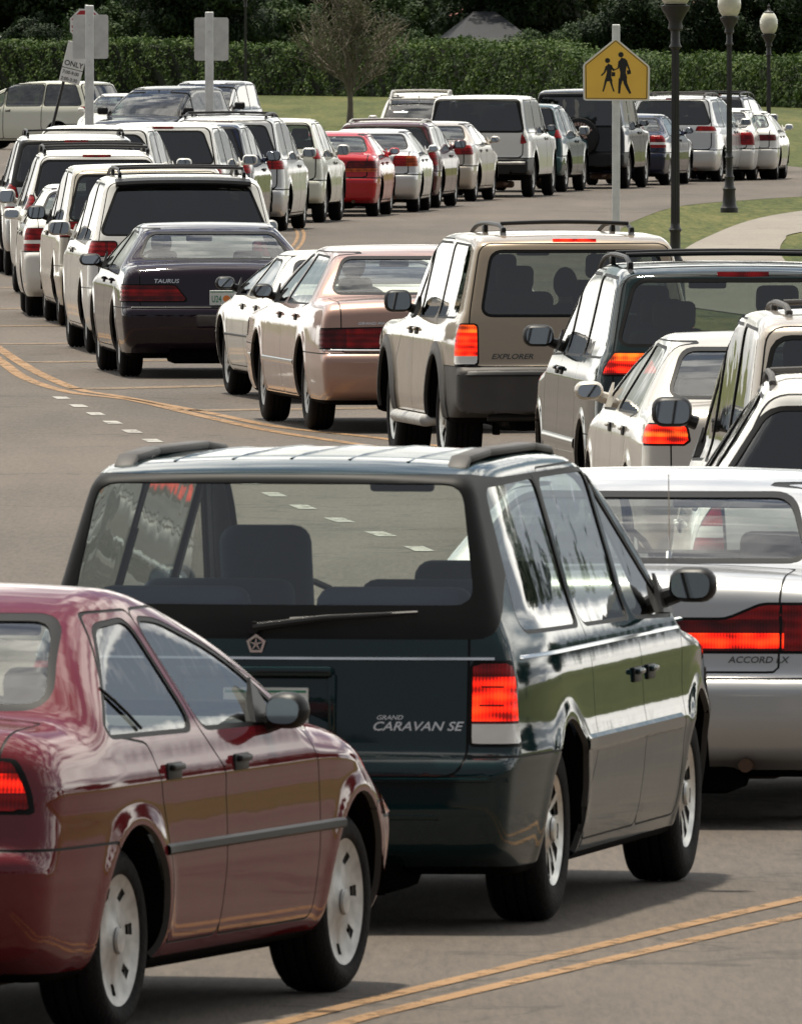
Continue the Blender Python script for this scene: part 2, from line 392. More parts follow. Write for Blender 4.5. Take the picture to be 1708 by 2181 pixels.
# ---------------------------------------------------------------- vehicle shapes
def interp(x, tab): return np.interp(x, [a for a, b in tab], [b for a, b in tab])
class Shape:
    """vehicle body as a smooth solid: side outline x width profile, rounded together"""
    def __init__(s, sil, L, W, H, wprof, bowf=.16, bowr=.07, crown=.035, k=.07, tapf=.10, tapr=.04, arches=(), ra=.36, flare=.012, creases=()):
        s.L, s.W, s.H = L, W, H; s.k = k; s.bowf, s.bowr, s.crown = bowf, bowr, crown; s.tapf, s.tapr = tapf, tapr
        s.arches = arches; s.ra = ra; s.flare = flare; s.creases = creases
        P = roundpoly(sil, .05, 5); s.gx = np.arange(-.3, L + .3, .0125); s.gz = np.arange(-.1, H + .35, .0125)
        GX, GZ = np.meshgrid(s.gx, s.gz, indexing='ij'); s.S = polysd(GX, GZ, P)
        zz = np.arange(0, H + .4, .01); ww = interp(zz, wprof) * W / 2
        ker = np.exp(-.5 * (np.arange(-9, 10) / 3.2) ** 2); ker /= ker.sum(); pw = np.pad(ww, 9, mode='edge'); s.zz = zz; s.ww = np.convolve(pw, ker, 'valid')
    def sil(s, x, z):
        i = np.clip((x - s.gx[0]) / .0125, 0, len(s.gx) - 1.001); j = np.clip((z - s.gz[0]) / .0125, 0, len(s.gz) - 1.001)
        i0 = i.astype(int); j0 = j.astype(int); a = i - i0; b = j - j0; S = s.S
        return S[i0, j0] * (1 - a) * (1 - b) + S[i0 + 1, j0] * a * (1 - b) + S[i0, j0 + 1] * (1 - a) * b + S[i0 + 1, j0 + 1] * a * b
    def halfw(s, x, z):
        w = np.interp(z, s.zz, s.ww)
        t = 1 - s.tapr * np.clip((.9 - x) / .9, 0, 1.3) ** 2 - s.tapf * np.clip((x - (s.L - 1.1)) / 1.1, 0, 1.3) ** 2
        w = w * t
        for (xa, za) in s.arches:
            r = np.sqrt((x - xa) ** 2 + (z - za) ** 2)
            w = w + s.flare * np.exp(-((r - s.ra - .015) / .045) ** 2) * (z > za - .12)
        for (z0, amp, wd) in s.creases: w = w + amp * np.exp(-((z - z0) / wd) ** 2)
        return w
    def __call__(s, x, y, z):
        q = (y / (s.W / 2)) ** 2
        xx = x + s.bowf * q * sstep((x - .35 * s.L) / (.65 * s.L)) - s.bowr * q * sstep(1 - x / (.5 * s.L))
        zz = z + s.crown * q * sstep((z - .5) / .5)
        return smax(s.sil(xx, zz), np.abs(y) - s.halfw(x, z), s.k)
    def ray(s, p, d, n=160, step=.02):
        p = np.array(p, float); d = np.array(d, float)
        t = np.arange(n) * step; Q = p + t[:, None] * d; f = s(Q[:, 0], Q[:, 1], Q[:, 2]); i = np.argmax(f < 0)
        if f[i] >= 0: return None
        if i == 0: return p
        a = f[i - 1] / (f[i - 1] - f[i]); return Q[i - 1] + a * step * d
    def rx(s, y, z):
        q = s.ray((-.25, y, z), (1, 0, 0)); return .02 if q is None else q[0]
    def fx(s, y, z):
        q = s.ray((s.L + .2, y, z), (-1, 0, 0)); return s.L if q is None else q[0]
    def sy(s, x, z, sg=1):
        q = s.ray((x, sg * (s.W / 2 + .15), z), (0, -sg, 0)); return sg * s.W * .42 if q is None else q[1]
    def tz(s, x, y):
        q = s.ray((x, y, s.H + .2), (0, 0, -1)); return s.H if q is None else q[2]

def text_mesh(txt, size, shear=0.0, sx=1.0):
    cu = bpy.data.curves.new('t', 'FONT'); cu.body = txt; cu.size = size; cu.shear = shear; cu.align_x = 'LEFT'; cu.resolution_u = 3; cu.offset = size * .015
    o = bpy.data.objects.new('t', cu); COL.objects.link(o)
    dg = bpy.context.evaluated_depsgraph_get(); me = bpy.data.meshes.new_from_object(o.evaluated_get(dg))
    V = [(v.co.x * sx, v.co.y) for v in me.vertices]; F = [tuple(p.vertices) for p in me.polygons]
    bpy.data.objects.remove(o); bpy.data.curves.remove(cu); bpy.data.meshes.remove(me); return V, F

def wheel_meshes(r, rr, tw, style, far):
    n = 20 if far else 48; t = MB()
    prof = [(-.03, rr - .012), (-.004, rr + .002), (.006, rr + .02), (.012, (rr + r) / 2), (.004, r - .03), (-.012, r - .010), (-.03, r - .002)]
    if not far:
        for g in (.06, .10, .14):
            prof += [(-g + .008, r), (-g + .004, r - .008), (-g - .004, r - .008), (-g - .008, r)]
    prof += [(-tw + .03, r - .002), (-tw + .012, r - .010), (-tw - .004, r - .03), (-tw - .01, (rr + r) / 2), (-tw, rr)]
    t.lathe(prof, n); tyre = t.mesh('tyre', angle=50)
    d = MB(); d.lathe([(-tw + .01, rr), (-.075, rr - .02), (-.085, .12), (-.08, .0)], n); drum = d.mesh('wheel')
    nsp, s0, s1, frac, skew = style; k = MB(); na = nsp * (4 if far else 8); rads = [.0, .045, .07, s0 * rr, s1 * rr, rr * .95, rr + .004]
    hs = [-.006, -.008, -.022, -.026, -.016, -.010, -.002]
    V = []; F = []
    for (h, q) in zip(hs, rads):
        for j in range(na):
            a = 2 * math.pi * j / na + (skew * (q / rr) if q > .07 else 0); V.append((q * math.cos(a), h, q * math.sin(a)))
    for i in range(len(rads) - 1):
        for j in range(na):
            ph = (j % (na // nsp)) / (na // nsp)
            if i == 3 and ph < frac: continue
            a, b = i * na + j, i * na + (j + 1) % na; F.append((a, b, b + na, a + na))
    m = len(V); V2 = [(x, y - .014, z) for x, y, z in V]; k.add(V + V2, F + [tuple(q + m for q in reversed(f)) for f in F])
    cap = [(0.0, .022), (.006, .03), (.004, .045)]
    if not far: k.lathe([(-.004, .045), (.004, .04), (.006, .02), (.006, 0)], 16)
    return tyre, drum, k.mesh('rim', angle=30)

class Geo:
    def __init__(s): s.parts = []
    def add(s, name, me, keys, parent=-1, loc=None, label=None, rz=0):
        if not isinstance(keys, (list, tuple)): keys = [keys]
        for i, k in enumerate(keys): me.materials.append(MAT.get(k) or MAT['trim'])
        s.parts.append((name, me, keys, parent, loc, label, rz)); return len(s.parts) - 1
    def mb(s, name, mb, keys, parent=-1, loc=None, label=None, angle=35, rz=0): return s.add(name, mb.mesh(name, angle=angle), keys, parent, loc, label, rz)

def auto_sil(c):
    L, H = c['L'], c['H']; d = c['deck']; cz = c['cowl']; hz = c['hood']; bz = c.get('bz', .28); bt = c.get('bt', .58); gz = c.get('gz', .19)
    front = [(c['ws1'], c.get('wsz', H - .03), .30), (c['ws1'] * .47 + c['ws0'] * .53 + .045, (H + cz) / 2 + .03, .45), (c['ws0'], cz, .10), (c['ws0'] + .55, cz - .06, .3), (L - .38, hz, .25), (L - .10, hz - .13, .10), (L - .03, bt + .03, .04), (L, bt - .03, .04), (L, .40, .06), (L - .06, bz, .05), (L - .25, gz, .05)]
    if c['kind'] == 'sedan':
        rear = [(c['rw1'], H - .035, .30), ((c['rw1'] + c['rw0']) / 2 - .03, (H + d) / 2 + .022, .3), (c['rw0'], d + .03, .10), (.20, d + .015, .10), (.10, d - .05, .05), (.06, bt + .04, .03), (.0, bt, .04), (.0, .40, .06), (.06, bz, .05), (.35, gz, .05)]
    else:
        b = c.get('belt', .98); lean = c.get('lean', .22)
        rear = [(lean + .28, H - .005, .2), (lean + .03, H - .05, .07), (lean, H - .12, .06), (.10, b - .02, .14), (.065, bt + .04, .02), (.0, bt, .035), (.0, .40, .05), (.05, bz, .05), (.35, gz, .05)]
    rear.reverse()
    mid = [((c['ws1'] + (c['rw1'] if c['kind'] == 'sedan' else 1.0)) / 2, H + .012, .8)]
    return [p for p in rear] + mid + front

DEF = dict(ra=.06, r=.30, tw=.19, rr=.19, style=(9, .5, .82, .45, .0), seats='seat', bow=(.16, .07), k=.07)
def tum(k): return .68 if k == 'sedan' else .80
def windows(c):
    H, kind = c['H'], c['kind']; b = c['belt']; top = c.get('wtop', H - .085); xb = c['xb']; P = {}
    if kind == 'sedan':
        x0, x1 = c['rw0'] + c.get('q0', .30), c['rw1'] + c.get('q1', .12)
        P['rear'] = [(x0, b), (xb - .045, b - .01), (xb - .095, top), (x1, top - .012)]
        P['front'] = [(xb + .045, b - .01), (c['ws0'] - .32, b - .02), ((c['ws0'] + c['ws1']) / 2 - .15, (b + top) / 2 + .03, .3), (c['ws1'] - .10, top - .015), (xb - .01, top)]
    else:
        lean = c.get('lean', .22); xq = c['xq']
        P['quarter'] = [(c.get('wq', .26), b + .01), (xq - .04, b), (xq - .05, top), (lean + .24, top - .01)]
        P['rear'] = [(xq + .035, b), (xb - .04, b - .01), (xb - .055, top), (xq + .025, top)]
        P['front'] = [(xb + .04, b - .01), (c['ws0'] - .26, b - .03), (c['ws1'] - .06, top - .02), (xb + .02, top)]
        if c.get('noq'): P.pop('quarter')
    return P
def build_geo(c0):
    c = dict(DEF); c.update(c0); far = c.get('far', False); G = Geo()
    L, W, H, kind = c['L'], c['W'], c['H'], c['kind']; c.setdefault('belt', c['deck'] - .02)
    b = c['belt']; r = c['r']; xr = c['ro']; xf = xr + c['wb']; ra = r + c['ra']; arches = [(xr, r + .01), (xf, r + .01)]
    tr = c.get('tum', tum(kind))
    wp = c.get('wprof') or [(0, .88), (.2, .93), (.33, .975), (.50, 1.0), (.66, .998), (b - .14, .985), (b - .03, .955), (b + .04, .915), (H - .10, tr + .03), (H, tr), (H + .3, tr - .1)]
    S = Shape(auto_sil(c), L, W, H, wp, c['bow'][0], c['bow'][1], c.get('crown', .035), c['k'], c.get('tapf', .15), c.get('tapr', .04), arches, ra, c.get('flare', .007), c.get('creases', ()))
    h = (.05, .05, .045) if far else ((.026, .028, .024) if c.get('hero') else (.034, .036, .03))
    V, N, Q = nets(S, (-.12, -W / 2 - .12, .08), (L + .12, W / 2 + .12, H + .12), h)
    T = np.concatenate([Q[:, [0, 1, 2]], Q[:, [0, 2, 3]]]); m = (V, N, T)
    X = lambda q: (q[0][:, 0], q[0][:, 1], q[0][:, 2])
    # wheel arches
    for (xa, za) in arches:
        x, y, z = X(m); f = np.maximum(np.sqrt((x - xa) ** 2 + (z - za) ** 2) - ra, .45 - np.abs(y)); _, m = split(m, f)
    # underside
    x, y, z = X(m); under, m = split(m, z - (c.get('gz', .19) + .035)); 
    uv = panel_mesh('underbody', under, 0, False); G.add('underbody', uv, 'under')
    thick = 0 if far else .022
    gap = .010 if far else .0045
    seals = []; glassparts = []
    gk = c.get('glass', 'tint'); gks = c.get('sideglass', gk); sealw = c.get('sealw', .016)
    for nm, poly in windows(c).items():
        pr_ = roundpoly(poly, c.get('wr', .07))
        for sg in (1, -1):
            x, y, z = X(m); f = np.maximum(polysd(x, z, pr_), .30 - sg * y)
            g, rest = split(m, f)
            x, y, z = X(rest); f = np.maximum(polysd(x, z, pr_) - sealw, .30 - sg * y); se, m = split(rest, f)
            if len(g[2]): glassparts.append(('window', offset(largest(g), -.007), gks if nm != 'front' else c.get('frontglass', c.get('glassf', 'tint'))))
            if len(se[2]): seals.append(offset(se, -.002))
    # windshield and rear window
    wb_ = S.halfw(np.array([c['ws0'] - .3]), np.array([b + .03]))[0]; wt = S.halfw(np.array([c['ws1']]), np.array([H - .08]))[0]
    ws = [(-wb_ + .10, c['cowl'] + .02), (wb_ - .10, c['cowl'] + .02), (wt - .07, H - .085), (-wt + .07, H - .085)]
    rg = c.get('rgz') or ((c['deck'] + .055, H - .10) if kind == 'sedan' else (b + .03, H - .13))
    if c.get('rgy'): a0, a1 = c['rgy']
    else:
        xq = (c['rw0'] + .15) if kind == 'sedan' else .1
        a0 = S.halfw(np.array([xq]), np.array([rg[0]]))[0] - (.115 if kind == 'sedan' else .10); a1 = S.halfw(np.array([xq + .3]), np.array([rg[1]]))[0] - (.09 if kind == 'sedan' else .085)
    rw = [(-a0, rg[0]), (a0, rg[0]), (a1, rg[1]), (-a1, rg[1])]
    xm = L * .5
    for nm, poly, sgn, key, sw in (('windshield', ws, 1, c.get('glassf', 'clear'), .02), ('rear_window', rw, -1, gk, c.get('rsw', .022))):
        pr_ = roundpoly(poly, c.get('rwr', .07))
        x, y, z = X(m); f = np.maximum(polysd(y, z, pr_), (xm - x) * sgn); g, rest = split(m, f)
        x, y, z = X(rest); f = np.maximum(polysd(y, z, pr_) - sw, (xm - x) * sgn)
        if nm == 'rear_window' and c.get('rblack'): f = np.maximum(polysd(y, z, roundpoly(c['rblack'], .09)), xm * 0 + x - xm)
        se, m = split(rest, f)
        glassparts.append((nm, offset(largest(g), -.006), key)); seals.append(offset(se, -.001))
    # lamps
    def cutbox(m, poly, front, xlim, out=.006):
        x, y, z = X(m); res = []
        pr_ = roundpoly(poly, c.get('lr', .025), 3)
        for sg in (1, -1):
            x, y, z = X(m); f = polysd(sg * y, z, pr_); f = np.maximum(f, (x - xlim) if not front else (xlim - x)); f = np.maximum(f, -sg * y)
            g, rest = split(m, f)
            if not far:
                x, y, z = X(rest); f2 = np.maximum(polysd(sg * y, z, pr_) - .012, (x - xlim - .012) if not front else (xlim - .012 - x)); f2 = np.maximum(f2, -sg * y); se, rest = split(rest, f2); seals.append(se)
            m = rest
            if len(g[2]): res.append(offset(largest(g), out))
        return m, res
    for lam in c.get('tail', ()):
        m, res = cutbox(m, lam['p'], False, lam['x'])
        for g in res:
            keys = [lam.get('c', 'red')]; mi = np.zeros(len(g[2]), int); VV, NN, TT = g
            for (axis, lo_, hi_, key) in lam.get('bands', ()):
                pieces = []
                a_ = np.abs(VV[:, 1]) if axis == 'y' else VV[:, 2]
                f = np.maximum(lo_ - a_, a_ - hi_)
                # split keeping material ids
                sub_all = ([], [], [], []); base = 0
                for k_ in np.unique(mi):
                    i_, o_ = split((VV, NN, TT[mi == k_]), f)
                    for q_, kk in ((i_, len(keys)), (o_, k_)):
                        if len(q_[2]): sub_all[0].append(q_[0]); sub_all[1].append(q_[1]); sub_all[2].append(q_[2] + base); sub_all[3].append(np.full(len(q_[2]), kk)); base += len(q_[0])
                VV, NN, TT, mi = (np.concatenate(q_) for q_ in sub_all); keys.append(key)
            G.add('tail_light', mkmesh('tail_light', VV, TT, NN, mi), keys)
    hl = c.get('head') or [(W / 2 - .52, c['hood'] - .22), (W, c['hood'] - .20), (W, c['hood'] - .06), (W / 2 - .50, c['hood'] - .09)]
    m, res = cutbox(m, hl, True, L - .42)
    for g in res: G.add('headlight', mkmesh('headlight', g[0], g[2], g[1]), c.get('headk', 'white'))
    if c.get('greyflare'):
        x, y, z = X(m); rr_ = np.minimum(np.hypot(x - xr, z - r), np.hypot(x - xf, z - r)); f = np.maximum(rr_ - ra - .10, .5 - np.abs(y))
        d, m = split(m, f); G.add('wheel_arch_trim', panel_mesh('wheel_arch_trim', offset(d, .012), thick), ['grey', 'lining'])
    # doors
    gaps = []
    sill = .27; xd = xf - ra - c.get('xdo', .06); xb = c['xb']; xl = c.get('xbl', xb); top = c.get('wtop', H - .085) + .035; xrd = xr + ra + .02
    if not c.get('nodoor'):
        if kind == 'sedan' or c.get('reardoor'):
            rd = [(xrd, sill), (xl, sill), (xl, b - .16), (xb, b), (xb - .03, top), (c['rw1'] + .02 if kind == 'sedan' else c['xq'] + .02, top), (c['rw0'] + .22 if kind == 'sedan' else c['xq'], b), (xr + .20, b - .04), (xr + ra * .86, .62), (xrd, .42)]
        else:
            xq = c['xq']; rd = [(xrd - .02, sill), (xb, sill), (xb, b), (xb - .01, top), (xq + .0, top), (xq, b), (xq, .55), (xrd - .02, .42)]
        fd = [(xl, sill), (xd, sill), (xd, .75), (c['ws0'] - .16, b - .02), (c['ws1'] - .03, top), (xb - .01 if kind != 'sedan' else xb - .03, top), (xb, b), (xl, b - .16)]
        if c.get('coupe'): doors = [('front_door', fd)]
        else: doors = [('rear_door', rd), ('front_door', fd)]
        for nm, poly in doors:
            P_ = roundpoly(poly, .04, 3)
            for sg in (1, -1):
                x, y, z = X(m); f = np.maximum(polysd(x, z, P_), .45 - sg * y)
                d, rest = split(m, f + gap); x, y, z = X(rest); f = np.maximum(polysd(x, z, P_), .45 - sg * y)
                gp, m = split(rest, f - gap); gaps.append(gp)
                if len(d[2]):
                    di = G.add(nm, panel_mesh(nm, d, thick), ['paint', 'lining'])
                    # handle
                    hx = (xb - .16) if nm == 'rear_door' and kind != 'sedan' else ((xr + .40) if nm == 'rear_door' else xl + .16)
                    if nm == 'rear_door' and kind == 'sedan': hx = xr + ra + .02
                    if nm == 'rear_door' and not c.get('reardoor') and kind != 'sedan': hx = xb - .14
                    hz_ = b - c.get('hdz', .12); yy = S.sy(hx, hz_, sg)
                    hb = MB(); hb.rbox((hx, yy + sg * .004, hz_), (.15, .012, .055), .006, 0); hb.rbox((hx, yy + sg * .018, hz_ + .012), (.12, .02, .022), .008, 1)
                    G.mb('handle', hb, ['trim', c.get('handle', 'paint')], di)
    # tailgate / boot lid
    bt = c.get('bt', .58); tgz = c.get('tgz', bt + .03); hwb = S.halfw(np.array([.1]), np.array([b - .1]))[0]
    if kind == 'sedan':
        e = c.get('lid', hwb - .13); x, y, z = X(m)
        f = polysd(y, z, roundpoly([(-e, tgz), (e, tgz), (e, c['deck'] - .10), (e + .02, c['deck'] + .2), (-e - .02, c['deck'] + .2), (-e, c['deck'] - .10)], .03)); f = np.maximum(f, x - (c['rw0'] - .03)); nm = 'boot_lid'
    else:
        e = c.get('lid', hwb - .075); e2 = S.halfw(np.array([.3]), np.array([H - .1]))[0] - .03; x, y, z = X(m)
        f = polysd(y, z, roundpoly([(-e, tgz), (e, tgz), (e, b), (e2, H - .07), (-e2, H - .07), (-e, b)], .09)); f = np.maximum(f, x - .9); nm = 'tailgate'
    d, rest = split(m, f + gap); 
    x, y, z = X(rest)
    if kind == 'sedan': f = polysd(y, z, roundpoly([(-e, tgz), (e, tgz), (e, c['deck'] - .10), (e + .02, c['deck'] + .2), (-e - .02, c['deck'] + .2), (-e, c['deck'] - .10)], .03)); f = np.maximum(f, x - (c['rw0'] - .03))
    else: f = polysd(y, z, roundpoly([(-e, tgz), (e, tgz), (e, b), (e2, H - .07), (-e2, H - .07), (-e, b)], .09)); f = np.maximum(f, x - .9)
    gp, m = split(rest, f - gap); gaps.append(gp)
    tgi = G.add(nm, panel_mesh(nm, d, thick), ['paint', 'lining'])
    # bumpers
    for nm, sg in (('rear_bumper', 1), ('front_bumper', -1)):
        def bf(q):
            x, y, z = X(q); xx = x if sg > 0 else L - x; lim = (xr - ra * .6) if sg > 0 else (L - xf - ra * .6)
            return np.maximum(z - bt - (0.02), xx - max(lim, .30))
        d, rest = split(m, bf(m) + gap); gp, m = split(rest, bf(rest) - gap); gaps.append(gp)
        G.add(nm, panel_mesh(nm, d, thick), [c.get('bumper', 'paint'), 'lining'])
    # cladding on the lower sides
    if c.get('clad'):
        x, y, z = X(m); d, m = split(m, z - c['clad']); G.add('side_cladding', panel_mesh('side_cladding', d, thick), ['grey', 'lining'])
    # hood
    def hf(q): x, y, z = X(q); return np.maximum(np.maximum((c['ws0'] + .06) - x, np.abs(y) - W / 2 + .17), (c['hood'] - .10) - z)
    d, rest = split(m, hf(m) + gap); gp, m = split(rest, hf(rest) - gap); gaps.append(gp); G.add('hood', panel_mesh('hood', d, thick), ['paint', 'lining'])
    G.add('body', panel_mesh('body', m, thick), ['paint', 'lining'])
    def cat(ms): 
        b0 = 0; A = [[], [], []]
        for q in ms:
            if len(q[2]) == 0: continue
            A[0].append(q[0]); A[1].append(q[1]); A[2].append(q[2] + b0); b0 += len(q[0])
        return tuple(np.concatenate(a) for a in A)
    sm = cat(seals); G.add('window_seal', panel_mesh('window_seal', sm, .01 if not far else 0), ['seal', 'seal'] if not far else ['seal'])
    gm = cat([offset(g, -.003) for g in gaps]); G.add('panel_gap', mkmesh('panel_gap', gm[0], gm[2], gm[1]), 'seal')
    for nm, g, key in glassparts: G.add(nm, mkmesh(nm, g[0], g[2], g[1]), key)
    # wheel wells
    ww = MB()
    for (xa, za) in arches:
        for sg in (1, -1):
            yo = abs(S.sy(xa, za + ra + .03, 1)) - .03; n = 14; Vv = []; Ff = []
            for j in range(n + 1):
                a = -.02 + (math.pi + .04) * j / n
                for yy in (yo, yo - .30): Vv.append((xa + (ra + .004) * math.cos(a), sg * yy, za + (ra + .004) * math.sin(a)))
            for j in range(n): Ff.append((2 * j, 2 * j + 1, 2 * j + 3, 2 * j + 2))
            k0 = len(Vv); Vv.append((xa, sg * (yo - .30), za)); Ff += [(2 * j + 1, k0, 2 * j + 3) for j in range(n)]
            ww.add(Vv, Ff)
    ww.box(xr + .1, xf - .1, -W / 2 + .25, W / 2 - .25, c.get('gz', .19) - .03, c.get('gz', .19) + .1)
    ww.tube([(xr, -W / 2 + .2, r), (xr, W / 2 - .2, r)], .035, 8); ww.tube([(xr, -.12, r), (xr, .12, r)], .10, 10)
    ww.rbox((.45, 0, c.get('gz', .19) + .02), (.5, .9, .16), .05); G.mb('wheel_well', ww, 'under')
    ex = MB(); ey = c.get('exy', -W * .27); ex.tube([(.06, ey, .25 + c.get('exz', 0)), (.5, ey, .26 + c.get('exz', 0))], .028, 10, 0); ex.rbox((.62, ey * .8, .24 + c.get('exz', 0)), (.22, .42, .13), .05, 0); G.mb('exhaust', ex, 'rust')
    # wheels
    ty, dr, rm = wheel_meshes(r, c['rr'], c['tw'], c['style'], far)
    tk = c.get('wk', 'cover'); yw = S.halfw(np.array([xr]), np.array([r]))[0] - .035
    for me, k_ in ((ty, 'rubber'), (dr, 'steel'), (rm, tk)): me.materials.append(MAT[k_])
    for (xa, za) in arches:
        for sg in (1, -1):
            wi = len(G.parts); G.parts.append(('wheel', dr, ['steel'], -1, (xa, sg * yw, r), None, 0 if sg > 0 else math.pi))
            G.parts.append(('tyre', ty, ['rubber'], wi, None, None, 0)); G.parts.append(('rim', rm, [tk], wi, None, None, 0))
    c['yw'] = yw
    # mirrors
    mw, mh = c.get('mir', (.17, .12)); xm_ = c['ws0'] - c.get('mxo', .36); zm = b + c.get('mdz', .045)
    for sg in (1, -1):
        yy = S.sy(xm_ + .06, b - .03, sg); hb = MB(); cy = yy + sg * (mw / 2 + .005)
        hb.rbox((xm_ + .02, cy, zm + mh * .25), (.12, mw, mh), .058, 0, 4); hb.tube([(xm_ + .04, yy - sg * .02, zm - .02), (xm_ + .03, yy + sg * .08, zm + mh * .1)], [.035, .03], 8)
        hb.add([(xm_ - .10, yy - sg * .03, b - .02), (xm_ + .16, yy - sg * .03, b - .03), (xm_ + .02, yy - sg * .06, b + .12), (xm_ - .10, yy + sg * .006, b - .02), (xm_ + .16, yy + sg * .0, b - .03), (xm_ + .0, yy - sg * .045, b + .12)], [(0, 1, 2), (3, 5, 4), (0, 3, 4, 1), (1, 4, 5, 2), (0, 2, 5, 3)])
        mi_ = G.mb('side_mirror', hb, c.get('mirk', 'trim'))
        gb = MB(); ov = roundpoly([(-mw / 2 + .018, -mh / 2 + .018), (mw / 2 - .018, -mh / 2 + .018), (mw / 2 - .018, mh / 2 - .018), (-mw / 2 + .018, mh / 2 - .018)], .045, 4); no = len(ov)
        gb.add([(xm_ - .0425 - .02 * sg * a_ + .05 * b_, cy + a_, zm + mh * .25 + b_) for a_, b_ in ov] + [(xm_ - .03, cy + a_, zm + mh * .25 + b_) for a_, b_ in ov], [tuple(range(no))] + [(i, i + no, (i + 1) % no + no, (i + 1) % no) for i in range(no)]); G.mb('mirror_glass', gb, 'mirror', mi_)
    # high brake lamp
    if c.get('hb'):
        hz_, hw_, hk = c['hb']; x0 = S.rx(0, hz_); g = MB()
        n = 6; 
        for i in range(n):
            ya, yb = -hw_ + 2 * hw_ * i / n, -hw_ + 2 * hw_ * (i + 1) / n
            xa_, xb_ = S.rx(ya, hz_) - .012, S.rx(yb, hz_) - .012
            g.add([(xa_, ya, hz_ - .018), (xb_, yb, hz_ - .018), (xb_ + .008, yb, hz_ + .018), (xa_ + .008, ya, hz_ + .018), (xa_ + .05, ya, hz_ - .018), (xb_ + .05, yb, hz_ - .018), (xb_ + .05, yb, hz_ + .018), (xa_ + .05, ya, hz_ + .018)], [(0, 3, 2, 1), (3, 7, 6, 2), (0, 1, 5, 4), (0, 4, 7, 3), (1, 2, 6, 5)])
        G.mb('brake_light', g, hk)
    # licence plate
    if c.get('plate'):
        pz, py_ = c['plate']; x0 = S.rx(py_, pz) - .006; g = MB(); g.rbox((x0 - .004, py_, pz), (.008, .305, .152), .003, 0, 1)
        pi_ = G.mb('licence_plate', g, 'plate', tgi)
        if not far:
            tt = MB()
            for s_, u0 in ((c.get('pt', ('K52', 'HLN'))[0], .135), (c.get('pt', ('K52', 'HLN'))[1], -.035)):
                tv, tf = text_mesh(s_, .085, sx=.62); tt.add([(x0 - .0095, py_ + u0 - a, pz - .03 + bb) for a, bb in tv], tf, 0)
            n = 12; tt.add([(x0 - .0098, py_ + .033 * math.cos(6.283 * i / n), pz + .002 + .03 * math.sin(6.283 * i / n)) for i in range(n)], [tuple(range(n))], 1)
            tt.box(x0 - .0098, x0 - .009, py_ - .145, py_ + .145, pz + .058, pz + .066, 0); tt.box(x0 - .0098, x0 - .009, py_ - .145, py_ + .145, pz - .07, pz - .058, 2)
            G.mb('plate_lettering', tt, ['pgreen', 'orange', 'dred'], pi_)
    for (txt, u0, z0, size, shear, sx, key) in c.get('text', ()):
        tv, tf = text_mesh(txt, size, shear, sx); g = MB(); pts = []
        for a, bb in tv:
            y_ = u0 - a; z_ = z0 + bb; pts.append((S.rx(y_, z_) - .004, y_, z_))
        g.add(pts, tf); G.mb('badge', g, key, tgi)
    for (z0, z1, x0, x1, t, key, nm) in c.get('side_strips', ()):
        for sg in (1, -1):
            g = MB(); xs = np.linspace(x0, x1, 4 if far else 26); Vv = []; Ff = []
            xs = [q for q in xs if min(abs(math.hypot(q - xr, (z0 + z1) / 2 - r)), abs(math.hypot(q - xf, (z0 + z1) / 2 - r))) > ra + .0]
            for i, q in enumerate(xs):
                ya, yb = S.sy(q, z0, sg), S.sy(q, z1, sg)
                Vv += [(q, ya - sg * .003, z0), (q, ya + sg * t, z0 + (z1 - z0) * .25), (q, yb + sg * t, z1 - (z1 - z0) * .25), (q, yb - sg * .003, z1)]
            for i in range(len(xs) - 1):
                if xs[i + 1] - xs[i] > (x1 - x0) / (3 if far else 25) * 1.6: continue
                for j in range(3): Ff.append((4 * i + j, 4 * i + j + 1, 4 * i + j + 5, 4 * i + j + 4))
            g.add(Vv, Ff); G.mb(nm, g, key)
    for (z0, z1, yh, t, key, nm) in c.get('rear_strips', ()):
        g = MB(); ys = np.linspace(-yh, yh, 24); Vv = []; Ff = []
        for q in ys:
            xa_, xb_ = S.rx(q, z0), S.rx(q, z1); Vv += [(xa_ + .004, q, z0), (xa_ - t, q, z0 + (z1 - z0) * .25), (xb_ - t, q, z1 - (z1 - z0) * .25), (xb_ + .004, q, z1)]
        for i in range(len(ys) - 1):
            for j in range(3): Ff.append((4 * i + j, 4 * i + j + 1, 4 * i + j + 5, 4 * i + j + 4))
        g.add(Vv, Ff); G.mb(nm, g, key)
    # roof rack
    if c.get('rack'):
        x0, x1, yk, hgt, key, bars = c['rack']
        for sg in (1, -1):
            g = MB(); P_ = []
            for i in range(15):
                t_ = i / 14; q = x0 + (x1 - x0) * t_; rise = hgt * min(1, min(t_, 1 - t_) * 7) ** .6; P_.append((q, sg * yk, S.tz(q, sg * yk) + rise + (.0 if 0 < i < 14 else -.02)))
            g.tube(P_, .016 if not far else .022, 8)
            for q in (x0 + .12, (x0 + x1) / 2, x1 - .12): g.rbox((q, sg * yk, S.tz(q, sg * yk) + hgt * .4), (.10, .035, hgt * .9), .012)
            G.mb('roof_rail', g, key)
        for t_ in bars:
            g = MB(); q = x0 + (x1 - x0) * t_; n = 7
            g.tube([(q, -yk + 2 * yk * i / (n - 1), S.tz(q, yk) + hgt + .012 + .012 * math.sin(math.pi * i / (n - 1))) for i in range(n)], .015 if not far else .02, 8); G.mb('crossbar', g, key)
